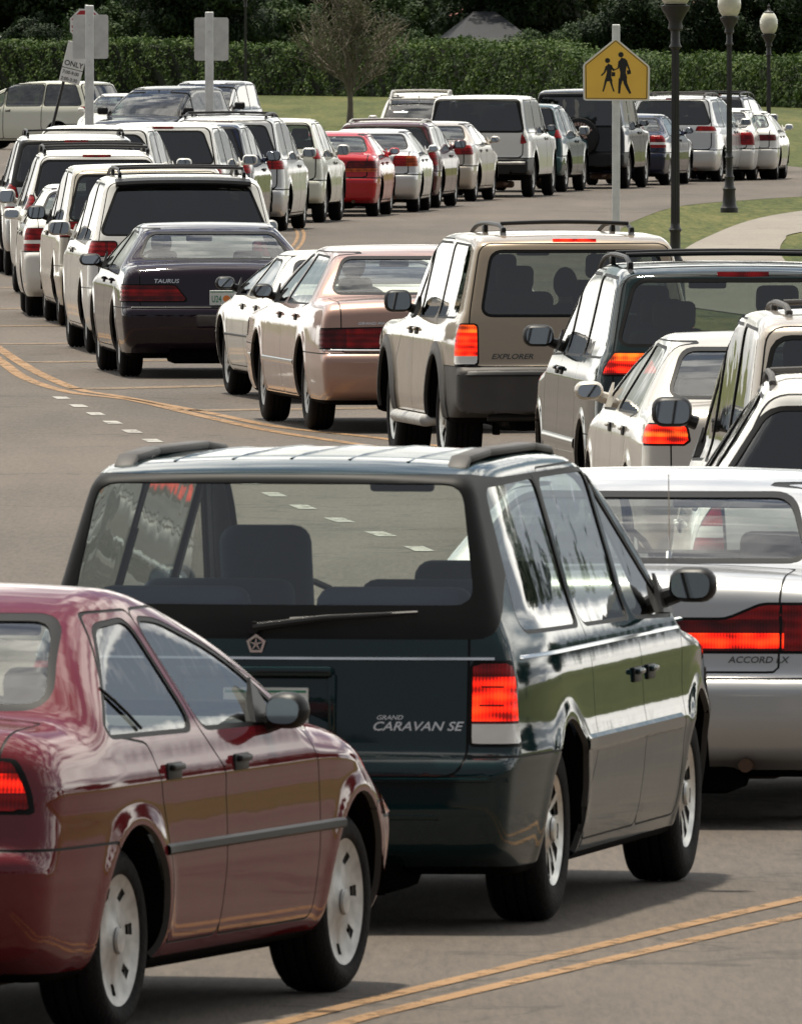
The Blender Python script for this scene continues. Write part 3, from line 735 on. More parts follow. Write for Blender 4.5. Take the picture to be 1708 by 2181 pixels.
    # cabin
    if not far or c.get('cabin'):
        sk = c['seats']; fz = .30; yS = W * .215; xs_ = c['ws0'] - 1.42; back = H - (.34 if kind != 'sedan' else .44)
        rows = [xs_, xs_ - .92] + ([] if kind == 'sedan' or c.get('reardoor') else [xs_ - 1.75])
        for i, q in enumerate(rows):
            for sg in (1, -1):
                low = c.get('lowseats') and not (i == 0 and sg > 0)
                g = MB(); tilt = Matrix.Rotation(R(-14), 3, 'Y'); top_ = (back - (.0 if i == 0 else .07)) if not c.get('lowseats') else (1.38 if not low else (1.21 if i else 1.25))
                g.rbox((q + .28, sg * yS, .50 + (.12 if kind != 'sedan' else 0)), (.50, .50, .16), .06)
                zb_ = .55 + (.12 if kind != 'sedan' else 0); hh = top_ - zb_
                big_ = c.get('lowseats') and not low; g.rbox((q - .02, sg * yS, zb_ + hh / 2), (.14, .34 if big_ else (.50 if i == 0 else .56), hh), .068 if big_ else .06, 0, 4, rot=tilt)
                si = G.mb('seat', g, sk)
                if (i == 0 or kind != 'sedan') and not low and not (c.get('seatbig')):
                    g = MB(); g.rbox((q - .10, sg * yS, top_ + .09), (.10, .27, .18), .045, 0, 3, rot=tilt); g.tube([(q - .09, sg * yS - .06, top_ - .04), (q - .10, sg * yS - .06, top_ + .05)], .008, 6); g.tube([(q - .09, sg * yS + .06, top_ - .04), (q - .10, sg * yS + .06, top_ + .05)], .008, 6)
                    G.mb('headrest', g, sk, si)
        g = MB(); g.rbox((c['ws0'] - .42, 0, c['cowl'] - .15), (.42, W - .34, .24), .07); g.rbox((c['ws0'] - .60, W * .215, c['cowl'] - .03), (.16, .34, .10), .04); G.mb('dashboard', g, 'dash')
        g = MB(); n = 20; cx, cz_ = c['ws0'] - .78, c['cowl'] - .02
        ring = [Vector((cx - .07 * math.sin(6.283 * i / n), W * .215 + .185 * math.cos(6.283 * i / n), cz_ + .17 * math.sin(6.283 * i / n))) for i in range(n + 1)]
        g.tube(ring, .014, 6, cap=False); g.rbox((cx + .04, W * .215, cz_), (.05, .13, .10), .02); g.tube([ring[0], (cx + .03, W * .215, cz_)], .012, 6); g.tube([ring[n // 2], (cx + .03, W * .215, cz_)], .012, 6); G.mb('steering_wheel', g, 'trim')
        g = MB(); q = c['ws1'] + .16; g.rbox((q, 0, H - .155), (.03, .24, .065), .014, 0, 2); g.tube([(q + .02, 0, H - .14), (q + .05, 0, H - .07)], .010, 6); G.mb('interior_mirror', g, 'trim')
        if kind == 'sedan':
            g = MB(); g.rbox((c['rw0'] + .30, 0, c['deck'] - .035), (.55, W - .5, .03), .01); G.mb('parcel_shelf', g, 'lining')
    if c.get('wiper'):
        wz, y0, y1 = c['wiper']; g = MB()
        g.tube([(S.rx(y0, wz) - .02, y0, wz), (S.rx((y0 + y1) / 2, wz + .035) - .035, (y0 + y1) / 2, wz + .035), (S.rx(y1, wz + .05) - .02, y1, wz + .05)], [.016, .012, .008], 8)
        a_ = y0 + (y1 - y0) * .25; g.tube([(S.rx(a_ + (y1 - a_) * t_, wz + .035 + .015 * t_) - .016, a_ + (y1 * 1.15 - a_) * t_, wz + .03 + .025 * t_) for t_ in (0, .33, .66, 1)], .007, 6); g.tube([(S.rx(y0, wz) - .03, y0, wz), (S.rx(y0, wz) + .03, y0, wz)], .022, 10)
        G.mb('wiper', g, 'trim')
    for fn_ in c.get('extra', ()): fn_(G, S, c, tgi)
    G.c = c; return G
GEO = {}
def car(kind, paintmat, label, cat, group, name, over=None, key=None):
    ck = key or kind
    if ck not in GEO:
        spec = dict(TYPES[kind]); spec.update(over or {}); GEO[ck] = build_geo(spec)
    G = GEO[ck]; c = G.c; root = empty(name, label=label, cat=cat, group=group); objs = []
    for (nm, me, keys, par, loc, lab, rz) in G.parts:
        o = bpy.data.objects.new(nm, me); COL.objects.link(o)
        for i, k in enumerate(keys):
            if k == 'paint': o.material_slots[i].link = 'OBJECT'; o.material_slots[i].material = paintmat
        if par < 0: o.parent = root; off = Vector((-c['L'] / 2, 0, 0)) + (Vector(loc) if loc else Vector()); o.location = off
        else: o.parent = objs[par]
        if rz: o.rotation_euler = (0, 0, rz)
        if lab: o['label'] = lab
        objs.append(o)
    root['_c'] = ck; return root
def set_pose(root, X, Y, yaw): root.location = (X, Y, 0); root.rotation_euler = (0, 0, R(90 - yaw))
def place(root, px, py, side, yaw, front=False):
    """put the rear (or front) wheel's outer face where it meets the road; side +1 = left wheels"""
    c = GEO[root['_c']].c; g = at(px, py); lx = c['ro'] + (c['wb'] if front else 0) - c['L'] / 2; ly = side * (c['yw'] + .01)
    a = R(90 - yaw); wx = lx * math.cos(a) - ly * math.sin(a); wy = lx * math.sin(a) + ly * math.cos(a)
    set_pose(root, g.x - wx, g.y - wy, yaw); del root['_c']
# ---------------------------------------------------------------- kinds of vehicle
def TL(*pts, x=.30, c='red', bands=()): return dict(p=list(pts), x=x, c=c, bands=bands)
def star_badge(G, S, c, tg):
    g = MB(); n = 5; y0, z0, r0 = 0.04, 1.012, .036; V = []; F = []
    for i in range(n * 2):
        a = math.pi * i / n + math.pi / 2; rr = r0 * (1 if i % 2 == 0 else .81)
        for q in (1, .72): V.append((S.rx(y0, z0) - .012, y0 - rr * q * math.cos(a), z0 + rr * q * math.sin(a)))
    k = 2 * n
    for i in range(k): a, b = 2 * i, 2 * ((i + 1) % k); F.append((a, b, b + 1, a + 1))
    for i in range(n):
        a = 2 * math.pi * i / n + math.pi / 2 ; x = S.rx(y0, z0) - .0125
        k0 = len(V); ca, sa = math.cos(a), math.sin(a)
        V += [(x, y0 - .9 * r0 * ca, z0 + .9 * r0 * sa), (x, y0 + .0035 * sa, z0 + .0035 * ca), (x, y0 - .0035 * sa, z0 - .0035 * ca)]; F.append((k0, k0 + 1, k0 + 2))
    g.add(V, F); G.mb('badge', g, 'badge', tg)
def plate_recess(G, S, c, tg):
    g = MB(); x = S.rx(.0, .86)
    g.rbox((x + .004, .04, .785), (.02, .56, .235), .01, 0); g.rbox((x - .02, .04, .918), (.05, .56, .035), .012, 0)
    for q in (-.235, .315): g.rbox((x - .006, q, .79), (.03, .03, .24), .01, 0)
    G.mb('plate_surround', g, 'paint', tg)
def lamp_gaps(G, S, c, tg):
    for sg in (1, -1):
        g = MB()
        for z_ in (.80, .865):
            x0 = S.rx(sg * .83, z_); g.box(x0 - .022, x0 + .02, *sorted((sg * .745, sg * .835)), z_ - .003, z_ + .003)
        G.mb('lamp_divider', g, 'trim')
def runboards(G, S, c, tg):
    xr, xf = c['ro'], c['ro'] + c['wb']
    for sg in (1, -1):
        g = MB(); y = sg * (c['W'] / 2 - .0); g.tube([(xr + .50, y - sg * .12, .36), (xr + .55, y, .345), (xf - .58, y, .345), (xf - .52, y - sg * .12, .36)], .045, 12)
        for q in (xr + .9, xf - .95): g.tube([(q, y - sg * .25, .38), (q, y, .33)], .015, 6)
        G.mb('running_board', g, 'cover')
def spoiler(G, S, c, tg):
    g = MB(); H = c['H']; hw = c['W'] * .34; n = 9; V = []; F = []
    for i in range(n):
        y = -hw + 2 * hw * i / (n - 1); x = S.rx(y, H - .10) ; z = H - .035 - .02 * abs(y / hw) ** 3
        V += [(x - .075, y, z - .035), (x - .06, y, z - .005), (x + .16, y, z + .022), (x + .16, y, z - .05), (x - .02, y, z - .055)]
    for i in range(n - 1):
        for j in range(5): a, b = 5 * i + j, 5 * i + (j + 1) % 5; F.append((a, b, b + 5, a + 5))
    F += [(4, 3, 2, 1, 0), tuple(5 * (n - 1) + j for j in range(5))]
    g.add(V, F); G.mb('spoiler', g, c.get('spk', 'paint'), tg)
def towbar(G, S, c, tg):
    g = MB(); g.tube([(.12, -c['W'] * .36, .40), (.12, c['W'] * .36, .40)], .03, 8); g.rbox((.05, 0, .40), (.16, .06, .06), .01); g.tube([(.10, .2, .38), (.06, .25, .27), (.10, .3, .38)], .008, 6)
    g.rbox((1.0, 0, .42), (1.2, 1.0, .22), .06); g.tube([(c['ro'] - .12, -.5, .33), (c['ro'] - .12, .5, .33)], .04, 8)
    for sg in (1, -1): g.tube([(c['ro'] - .16, sg * .48, .26), (c['ro'] - .1, sg * .46, .62)], .028, 8)
    G.mb('tow_bar', g, 'steel')
def spare_wheel(G, S, c, tg):
    z0 = 1.0; x = S.rx(0, z0); g = MB(); n = 32; V = []; F = []; prof = [(.02, .34), (-.12, .375), (-.19, .36), (-.205, .30), (-.205, 0)]
    for (hh, q) in prof:
        for j in range(n): a = 6.28318 * j / n; V.append((x + hh, -.06 + q * math.cos(a), z0 + q * math.sin(a)))
    for i in range(len(prof) - 1):
        for j in range(n): a, b = i * n + j, i * n + (j + 1) % n; F.append((a, b, b + n, a + n))
    g.add(V, F); wi = G.mb('spare_wheel', g, 'trim', tg)
    g = MB()
    for (txt, rad, sz, a0, da, up) in (('SUNSHINE', .245, .10, 150, -17, 1),):
        for i, ch in enumerate(''):
            pass
    # pale curved band and face-like emblem, only a few pixels high
    for (ra_, rb_, a0, a1) in ((.235, .30, 25, 155),):
        for i in range(11):
            t0 = R(a0 + (a1 - a0) * i / 11); t1 = R(a0 + (a1 - a0) * (i + .62) / 11)
            g.add([(x - .209, -.06 + q * math.cos(t), z0 - .02 + q * math.sin(t)) for q, t in ((ra_, t0), (rb_, t0), (rb_, t1), (ra_, t1))], [(0, 1, 2, 3)])
    for i in range(7):
        t0 = R(10 + 160 * i / 7); t1 = R(10 + 160 * (i + .8) / 7)
        g.add([(x - .209, -.06 + q * math.cos(t), z0 - .06 + q * math.sin(t)) for q, t in ((.10, t0), (.17, t0), (.17, t1), (.10, t1))], [(0, 1, 2, 3)])
    g.box(x - .210, x - .208, -.16, .04, z0 - .26, z0 - .22)
    G.mb('wheel_cover_emblem', g, 'emblem', wi)
MAT['emblem'] = pr('faded_pink_print', (.40, .27, .23), .6)
def antenna(G, S, c, tg):
    g = MB(); x, y = c['rw0'] + .05 if c['kind'] == 'sedan' else 3.6, c.get('anty', .62); z = S.tz(x, y) - .01; g.tube([(x, y, z), (x + .01, y, z + .03)], .012, 6); g.tube([(x + .01, y, z + .02), (x - .02, y, z + .34)], [.003, .002], 5); G.mb('aerial', g, 'chrome')
def quarter_bar(G, S, c, tg):
    for sg in (1, -1):
        g = MB(); g.tube([(x, S.sy(x, z, sg) + sg * .001, z) for x, z in ((.99, 1.095), (1.05, 1.055), (1.11, 1.01), (1.17, .962))], .006, 6); G.mb('window_bar', g, 'seal')
def headlamps_red(G, S, c, tg): pass
SD = dict(kind='sedan')
TYPES = {}
TYPES['compact_sedan'] = dict(kind='sedan', hero=True, L=4.22, W=1.69, H=1.40, wb=2.465, ro=.98, r=.298, rr=.205, tw=.19, deck=1.0, cowl=.965, hood=.77, bt=.60,
    rw0=.60, rw1=1.30, ws1=2.06, ws0=3.02, mxo=.58, mdz=-.015, extra=[quarter_bar], crown=.05, xb=1.74, xbl=1.92, xdo=.14, headk='amber', belt=.955, q0=.20, q1=.02, tail=[TL((.46, .745), (1.2, .74), (1.2, .885), (.46, .90), x=.165, c='red', bands=[('z', .80, .86, 'redlit')])],
    style=(7, .68, .86, .22, .2), wk='cover', glass='clear', sideglass='clear', glassf='clear', handle='trim', side_strips=[(.552, .592, .95, 3.5, .012, 'trim', 'side_moulding')], hdz=.135,
    rack=None, mir=(.145, .12), plate=(.74, 0), creases=((.80, .008, .05),), k=.125, bow=(.22, .10), tapf=.13, tapr=.08, wtop=1.285, tum=.66, head=[(.45, .58), (1.2, .56), (1.2, .74), (.45, .70)], exy=-.45)
TYPES['green_minivan'] = dict(kind='van', hero=True, L=4.64, W=1.86, H=1.665, wb=2.85, ro=.98, r=.325, rr=.195, tw=.20, deck=1.0, cowl=1.0, hood=.93, bt=.60, lean=.27,
    ws1=2.54, ws0=3.64, xb=2.54, xq=1.50, wq=.44, belt=1.045, wtop=1.565, rgz=(1.15, 1.575), rgy=(.72, .655), rblack=[(-.82, 1.03), (.82, 1.03), (.73, 1.605), (-.73, 1.605)], bow=(.2, .09),
    tail=[TL((.725, .665), (1.1, .665), (1.1, .945), (.725, .945), x=.20, c='dred', bands=[('z', .745, .925, 'redlit'), ('z', .665, .735, 'white'), ('z', .90, .96, 'red')])], lr=.008,
    style=(12, .42, .90, .62, .5), wk='alloy', glass='clear', sideglass='tint', glassf='clear', frontglass='clear', seats='seatblue', plate=(.785, .0), tgz=.55, lid=.71,
    rear_strips=[(.955, .972, .80, .010, 'chrome', 'chrome_strip'), (.395, .42, .62, .004, 'paint', 'bumper_ridge'), (.53, .55, .86, .012, 'paint', 'bumper_ridge')],
    side_strips=[(.955, .972, .15, 4.2, .008, 'chrome', 'chrome_strip'), (.585, .655, 1.25, 3.3, .012, 'paint', 'side_moulding')],
    text=[('CARAVAN SE', -.375, .712, .044, .3, 1.2, 'badge'), ('GRAND', -.39, .750, .022, .3, 1.2, 'badge')], lowseats=True, seatbig=True, extra=[star_badge, plate_recess, lamp_gaps], wiper=(1.07, .05, -.46),
    rack=None, mir=(.18, .13), crown=.045, tum=.735, tapr=.09, k=.055, creases=((.62, .012, .06),), exy=-.2, head=[(.5, .60), (1.2, .60), (1.2, .78), (.5, .78)], hdz=.22)
def caravan_rails(G, S, c, tg):
    for sg in (1, -1):
        g = MB(); P_ = [(q, sg * .60, S.tz(q, sg * .60) + hh) for q, hh in ((.52, -.012), (.60, .016), (1.0, .020), (1.9, .020), (2.25, .016), (2.32, -.012))]
        for i in range(len(P_) - 1):
            a, b = P_[i], P_[i + 1]; g.rbox(((a[0] + b[0]) / 2, a[1], (a[2] + b[2]) / 2), (b[0] - a[0] + .02, .075, .03), .012, 0, 2, rot=Matrix.Rotation(-math.atan2(b[2] - a[2], b[0] - a[0]), 3, 'Y'))
        G.mb('roof_rail', g, 'grey')
    for y_ in (-.42, -.21, 0, .21, .42):
        g = MB(); P_ = [(q, y_, S.tz(q, y_) - .003) for q in np.linspace(.55, 2.3, 8)]; g.tube(P_, .008, 6); G.mb('roof_rib', g, 'paint')
TYPES['green_minivan']['extra'].append(caravan_rails)
TYPES['silver_sedan'] = dict(kind='sedan', hero=True, L=4.80, W=1.79, H=1.385, wb=2.715, ro=1.05, r=.315, rr=.205, deck=1.0, cowl=.98, hood=.82, bt=.575, tgz=.62, lid=.63,
    rw0=.62, rw1=1.34, ws1=2.55, ws0=3.50, xb=2.28, belt=.965, tail=[TL((.20, .705), (1.2, .705), (1.2, .885), (.56, .885), (.42, .825), (.20, .825), x=.28, c='dred', bands=[('z', .715, .775, 'redlit'), ('z', .83, .9, 'red'), ('y', .65, 1.2, 'red'), ('y', .628, .642, 'seal')])],
    style=(7, .3, .86, .5, 0), glass='clear', sideglass='clear', glassf='clear', text=[('ACCORD LX', -.43, .658, .036, .2, 1.15, 'badged')], plate=(.45 + .30, .0), extra=[antenna],
    creases=((.50, .012, .03), (.33, .012, .03)), k=.06, bow=(.2, .05), tapr=.05, exy=-.50, anty=-.12)
TYPES['white_suv'] = dict(kind='van', reardoor=True, L=4.6, W=1.80, tum=.585, rgy=(.78, .52), k=.11, H=1.64, wb=2.62, ro=.95, r=.34, rr=.21, deck=1.0, cowl=1.08, hood=1.0, bt=.66, bz=.36, gz=.28, lean=.34, ws1=2.15, ws0=3.05, xb=2.25, xq=1.22, wq=.45,
    belt=1.06, tail=[TL((.72, .86), (1.2, .86), (1.2, 1.20), (.74, 1.20), x=.20, c='red', bands=[('z', .95, 1.0, 'white')])], glass='black', sideglass='black', glassf='tint', rack=(.55, 2.9, .50, .035, 'grey', (.25, .75)), rgz=(1.10, 1.50), plate=(.9, 0), hb=(1.56, .13, 'red'), ra=.07)
TYPES['tan_minivan'] = dict(kind='van', hero=False, L=4.9, W=1.92, H=1.82, wb=2.95, ro=1.0, r=.33, rr=.21, deck=1.0, cowl=1.06, hood=.97, bt=.62, lean=.34, ws1=2.35, ws0=3.75, xb=2.62, xq=1.5, wq=.36,
    belt=1.08, tail=[TL((.62, .92), (1.2, .92), (1.2, 1.06), (.62, 1.06), x=.30, c='red')], glass='dark', sideglass='dark', glassf='tint', rack=(.6, 3.0, .62, .035, 'grey', (.2, .75)), plate=(.8, 0), mir=(.20, .15), mdz=.16, bow=(.25, .12), k=.075, tum=.79, rgz=(1.15, 1.69), rgy=(.82, .70), tapf=.14, creases=((.52, .006, .04),))
TYPES['beige_sedan'] = dict(kind='sedan', hero=False, L=4.75, W=1.77, H=1.43, wb=2.67, ro=1.05, r=.315, rr=.20, deck=1.03, cowl=1.0, hood=.86, bt=.62, rw0=.60, rw1=1.28, ws1=2.45, ws0=3.40, xb=2.2, belt=.99,
    tail=[TL((.60, .825), (1.2, .825), (1.2, .93), (.62, .93), x=.25, c='redlit', bands=[('z', .865, .90, 'amberlit')])], glass='clear', sideglass='clear', glassf='clear', plate=(.73, 0), mir=(.17, .11), k=.09, creases=((.5, .008, .04),), bow=(.2, .10), mirk='paint')
TYPES['dark_minivan'] = dict(kind='van', hero=True, L=5.1, W=1.91, H=1.70, wb=3.07, ro=1.05, r=.33, rr=.22, deck=1.0, cowl=1.06, hood=.97, bt=.62, lean=.34, ws1=2.5, ws0=3.85, xb=2.72, xq=1.55, wq=.34,
    belt=1.12, tail=[TL((.55, 1.02), (1.2, 1.02), (1.2, 1.15), (.60, 1.15), x=.24, c='redlit', bands=[('z', 1.105, 1.2, 'amberlit'), ('z', .99, 1.03, 'red')])], glass='smoke', sideglass='smoke', glassf='clear', style=(5, .35, .88, .45, 0), wk='alloy',
    rack=(.5, 3.1, .68, .06, 'trim', (.16, .42, .66)), plate=(.8, 0), hb=(1.635, .16, 'red'), mir=(.20, .14), bow=(.22, .13), k=.11, tum=.78, rgz=(1.21, 1.59), rgy=(.78, .66), tapf=.14, side_strips=[(.52, .60, 1.5, 3.7, .010, 'paint', 'side_moulding')], seats='seat')
TYPES['tan_suv'] = dict(kind='van', reardoor=True, hero=True, L=4.80, W=1.79, H=1.70, wb=2.83, ro=1.05, r=.37, rr=.21, tw=.24, deck=1.0, cowl=1.12, hood=1.05, bt=.74, bz=.46, gz=.36, lean=.24, ws1=2.35, ws0=3.05, xb=2.42, xq=1.42, wq=.42,
    belt=1.10, tail=[TL((.715, .775), (1.0, .775), (1.0, 1.055), (.715, 1.055), x=.20, c='redlit', bands=[('z', .765, .835, 'white'), ('z', 1.0, 1.1, 'amberlit')])], lr=.02, glass='smoke', sideglass='smoke', glassf='clear', frontglass='clear',
    rack=(.55, 2.75, .46, .062, 'trim', (.12, .86)), plate=(.86, -.28), hb=(1.645, .155, 'redlit'), mir=(.20, .16), rgz=(1.13, 1.565), rgy=(.67, .585), text=[('EXPLORER', .62, .815, .052, .3, 1.2, 'badged')],
    bumper='grey', greyflare=True, style=(5, .34, .88, .5, 0), wk='alloy', extra=[runboards, towbar], k=.06, bow=(.12, .08), tum=.77, ra=.085, flare=.02, crown=.03, tgz=.76, tapf=.06, rear_strips=[(.69, .735, .86, .012, 'trim', 'bumper_step')], seats='seat')
TYPES['pink_sedan'] = dict(kind='sedan', hero=True, L=5.38, W=1.95, H=1.44, wb=2.91, ro=1.32, r=.335, rr=.20, deck=1.03, cowl=1.0, hood=.90, bt=.60, rw0=.92, rw1=1.55, ws1=2.95, ws0=3.75, xb=2.62, belt=1.0,
    tail=[TL((.36, .665), (1.3, .665), (1.3, .80), (.36, .82), x=.22, c='dred', bands=[('y', .42, .75, 'red')])], glass='clear', sideglass='clear', glassf='clear', style=(12, .35, .86, .4, 0), plate=(.73, 0), mir=(.17, .115), mdz=.03,
    rear_strips=[(.640, .660, .93, .006, 'chrome', 'chrome_strip')], side_strips=[(.50, .545, 1.0, 4.9, .006, 'chrome', 'chrome_strip')], text=[('GRAND MARQUIS', .66, .845, .032, .2, 1.25, 'badge')], k=.06, bow=(.1, .07), tapf=.05, q0=.26, q1=.10, seats='seattan', gz=.22)
TYPES['white_coupe'] = dict(kind='sedan', L=4.7, W=1.78, H=1.27, wb=2.6, ro=1.0, r=.31, rr=.205, deck=.96, cowl=.90, hood=.78, rw0=.55, rw1=1.4, ws1=2.2, ws0=3.25, xb=2.1, belt=.90, bt=.56,
    tail=[TL((.30, .66), (1.2, .66), (1.2, .82), (.30, .82), x=.2)], glass='dark', glassf='clear', style=(5, .4, .85, .45, 0), mir=(.17, .11), k=.10, side_strips=[(.52, .545, .9, 4.2, .006, 'trim', 'side_moulding')], bow=(.3, .1), plate=(.72, 0))
TYPES['plum_sedan'] = dict(kind='sedan', hero=True, L=4.88, W=1.81, H=1.385, wb=2.69, ro=1.08, r=.315, rr=.20, deck=1.02, cowl=.97, hood=.84, bt=.615, rw0=.66, rw1=1.30, ws1=2.5, ws0=3.45, xb=2.25, belt=.98,
    tail=[TL((.30, .695), (1.3, .695), (1.3, .835), (.41, .835), x=.34, c='dred', bands=[('z', .745, .80, 'red')])], glass='clear', sideglass='clear', glassf='clear', style=(10, .4, .86, .4, 0), plate=(.715, -.05), pt=('U24', 'XZA'), mir=(.20, .11), mdz=.02,
    rear_strips=[(.63, .655, .80, .004, 'trim', 'bumper_strip')], text=[('TAURUS', .60, .858, .05, .15, 1.2, 'badge')], k=.085, bow=(.25, .11), tapf=.14, q0=.34, q1=.14)
TYPES['white_minivan'] = dict(kind='van', hero=True, L=4.95, W=1.92, H=1.72, wb=2.95, ro=1.02, r=.33, rr=.21, deck=1.0, cowl=1.06, hood=.97, bt=.62, lean=.36, ws1=2.4, ws0=3.8, xb=2.68, xq=1.52, wq=.34,
    belt=1.10, tail=[TL((.66, .95), (1.3, .95), (1.3, 1.085), (.66, 1.085), x=.36, c='red', bands=[('y', .74, .77, 'dred')])], glass='black', sideglass='dark', glassf='tint', rack=(.5, 2.9, .60, .075, 'trim', (.1, .35, .6, .85)), plate=(.8, 0), hb=(1.655, .13, 'red'), mir=(.22, .15), mirk='cover', bow=(.25, .12), k=.10, tum=.76, rgz=(1.16, 1.61), rgy=(.80, .62), extra=[spoiler], spk='trim', tapf=.14)
TYPES['champagne_minivan'] = dict(TYPES['tan_minivan'], H=1.70, rgz=(1.13, 1.58), mdz=.05, extra=[], rack=None, mirk='trim', tail=[TL((.66, .95), (1.3, .95), (1.3, 1.10), (.66, 1.10), x=.3)])
TYPES['white_sedan'] = dict(kind='sedan', L=4.45, W=1.70, H=1.44, wb=2.54, ro=.95, r=.30, rr=.19, deck=1.06, cowl=1.0, hood=.85, bt=.69, rw0=.52, rw1=1.2, ws1=2.25, ws0=3.15, xb=2.05, belt=1.02,
    tail=[TL((.46, .72), (1.2, .72), (1.2, .96), (.60, .96), x=.28, c='red', bands=[('z', .80, .84, 'white')])], glass='tint', glassf='clear', plate=(.85, 0), mir=(.19, .12), mirk='paint', k=.09, bow=(.25, .12))
TYPES['white_rack_suv'] = dict(TYPES['white_suv'], H=1.70, tum=.72, rack=(.45, 2.7, .60, .075, 'trim', (.05, .5, .9)), hb=(1.635, .165, 'red'), tail=[TL((.72, 1.02), (1.3, 1.02), (1.3, 1.16), (.74, 1.18), x=.34)], rgz=(1.17, 1.575), rgy=(.72, .62), glass='black', mir=(.20, .17), mirk='cover', style=(5, .4, .85, .45, 0), r=.36, ra=.08)
TYPES['dark_window_suv'] = dict(TYPES['white_suv'], tum=.74, L=4.75, W=1.86, H=1.78, r=.37, ra=.08, rack=(.5, 2.7, .60, .07, 'trim', (.05, .9)), hb=(1.70, .15, 'red'), tail=[TL((.70, .80), (1.3, .80), (1.3, 1.16), (.78, 1.16), x=.34, bands=[('z', .88, .94, 'white')])],
    rgz=(1.19, 1.66), rgy=(.78, .66), rblack=[(-.84, 1.12), (.84, 1.12), (.72, 1.715), (-.72, 1.715)], bumper='paint', bt=.74, belt=1.13, cowl=1.15, hood=1.08)
F_ = dict(far=True, cabin=True)
TYPES['far_van'] = dict(TYPES['white_minivan'], hero=False, rack=None, extra=[], hb=(1.66, .13, 'red'), mirk='paint', **F_)
TYPES['far_suv'] = dict(TYPES['white_rack_suv'], hero=False, **F_)
TYPES['far_sedan'] = dict(kind='sedan', L=4.7, W=1.76, H=1.40, wb=2.67, ro=1.02, r=.31, rr=.20, deck=1.02, cowl=.98, hood=.84, bt=.62, rw0=.60, rw1=1.28, ws1=2.4, ws0=3.35, xb=2.15, belt=.985,
    tail=[TL((.44, .76), (1.2, .76), (1.2, .94), (.50, .94), x=.30)], glass='tint', glassf='clear', plate=(.80, 0), k=.09, bow=(.22, .10), mirk='paint', **F_)
TYPES['far_big_suv'] = dict(kind='van', reardoor=True, L=5.3, W=1.96, H=1.86, wb=3.2, ro=1.15, r=.38, rr=.21, deck=1.0, cowl=1.2, hood=1.12, bt=.70, bz=.45, gz=.38, lean=.26, ws1=2.9, ws0=3.6, xb=2.95, xq=1.75, wq=.38, belt=1.18,
    tail=[TL((.80, .98), (1.3, .98), (1.3, 1.36), (.84, 1.36), x=.16, c='red')], glass='black', sideglass='black', glassf='tint', rgz=(1.22, 1.76), rgy=(.84, .70), rblack=[(-.88, 1.18), (.88, 1.18), (.76, 1.80), (-.76, 1.80)], bumper='trim', k=.06, tum=.80, ra=.09, style=(5, .35, .86, .5, 0), wk='cover', plate=(.9, 0),
    rear_strips=[(.60, .66, .9, .01, 'cover', 'bumper_bar')], **F_)
TYPES['far_jeep'] = dict(TYPES['far_big_suv'], L=4.7, W=1.88, H=1.91, wb=2.7, ro=.95, ws1=2.4, ws0=2.95, xb=2.4, xq=1.35, lean=.12, extra=[spare_wheel], tail=[TL((.80, .92), (1.3, .92), (1.3, 1.2), (.80, 1.2), x=.14)], bt=.68, rear_strips=())

# ---------------------------------------------------------------- the ground
def flat(name, pts, z, mat, holes=None, thick=0):
    bm = bmesh.new(); vs = [bm.verts.new((p[0], p[1], z)) for p in pts]; bm.faces.new(vs); bmesh.ops.triangulate(bm, faces=bm.faces)
    for f in bm.faces:
        if f.normal.z < 0: f.normal_flip()
    me = bpy.data.meshes.new(name); bm.to_mesh(me); bm.free(); return obj(name, me, mat)
def strip(name, P, wdt, z, mat):
    """painted line along ground points"""
    P = [Vector((p[0], p[1])) for p in P]; V = []; F = []
    for i, p in enumerate(P):
        d = (P[min(i + 1, len(P) - 1)] - P[max(i - 1, 0)]).normalized(); n = Vector((-d.y, d.x)) * wdt / 2; V += [(p.x + n.x, p.y + n.y, z), (p.x - n.x, p.y - n.y, z)]
    for i in range(len(P) - 1): F.append((2 * i, 2 * i + 1, 2 * i + 3, 2 * i + 2))
    return V, F
def curve(pts, n=6):
    """smooth curve through points"""
    P = [Vector(p) for p in pts]; out = []
    for i in range(len(P) - 1):
        a, b, c, d = P[max(i - 1, 0)], P[i], P[i + 1], P[min(i + 2, len(P) - 1)]
        for j in range(n):
            t = j / n; out.append(.5 * ((2 * b) + (c - a) * t + (2 * a - 5 * b + 4 * c - d) * t * t + (-a + 3 * b - 3 * c + d) * t ** 3))
    out.append(P[-1]); return out
def mat_grass():
    m, t, o = nodemat('grass_ground'); p = t.nodes.new('ShaderNodeBsdfPrincipled'); p.inputs['Roughness'].default_value = .95; p.inputs['Specular IOR Level'].default_value = .2
    n1 = noise(t, .5, 8, .72, sc=(1, .035, 1)); n2 = noise(t, 7, 5, .8, sc=(1, .05, 1))
    a = t.nodes.new('ShaderNodeMath'); a.operation = 'MULTIPLY_ADD'; a.inputs[1].default_value = .55; t.links.new(n2, a.inputs[0]); 
    b = t.nodes.new('ShaderNodeMath'); b.operation = 'MULTIPLY'; b.inputs[1].default_value = .5; t.links.new(n1, b.inputs[0]); t.links.new(b.outputs[0], a.inputs[2])
    c = lerpramp(t, a.outputs[0], [(.42, (.026, .038, .008)), (.52, (.062, .074, .015)), (.63, (.125, .115, .038))]); t.links.new(c, p.inputs[0])
    t.links.new(bump(t, n2, .7, .06), p.inputs['Normal']); t.links.new(p.outputs[0], o.inputs[0]); return m
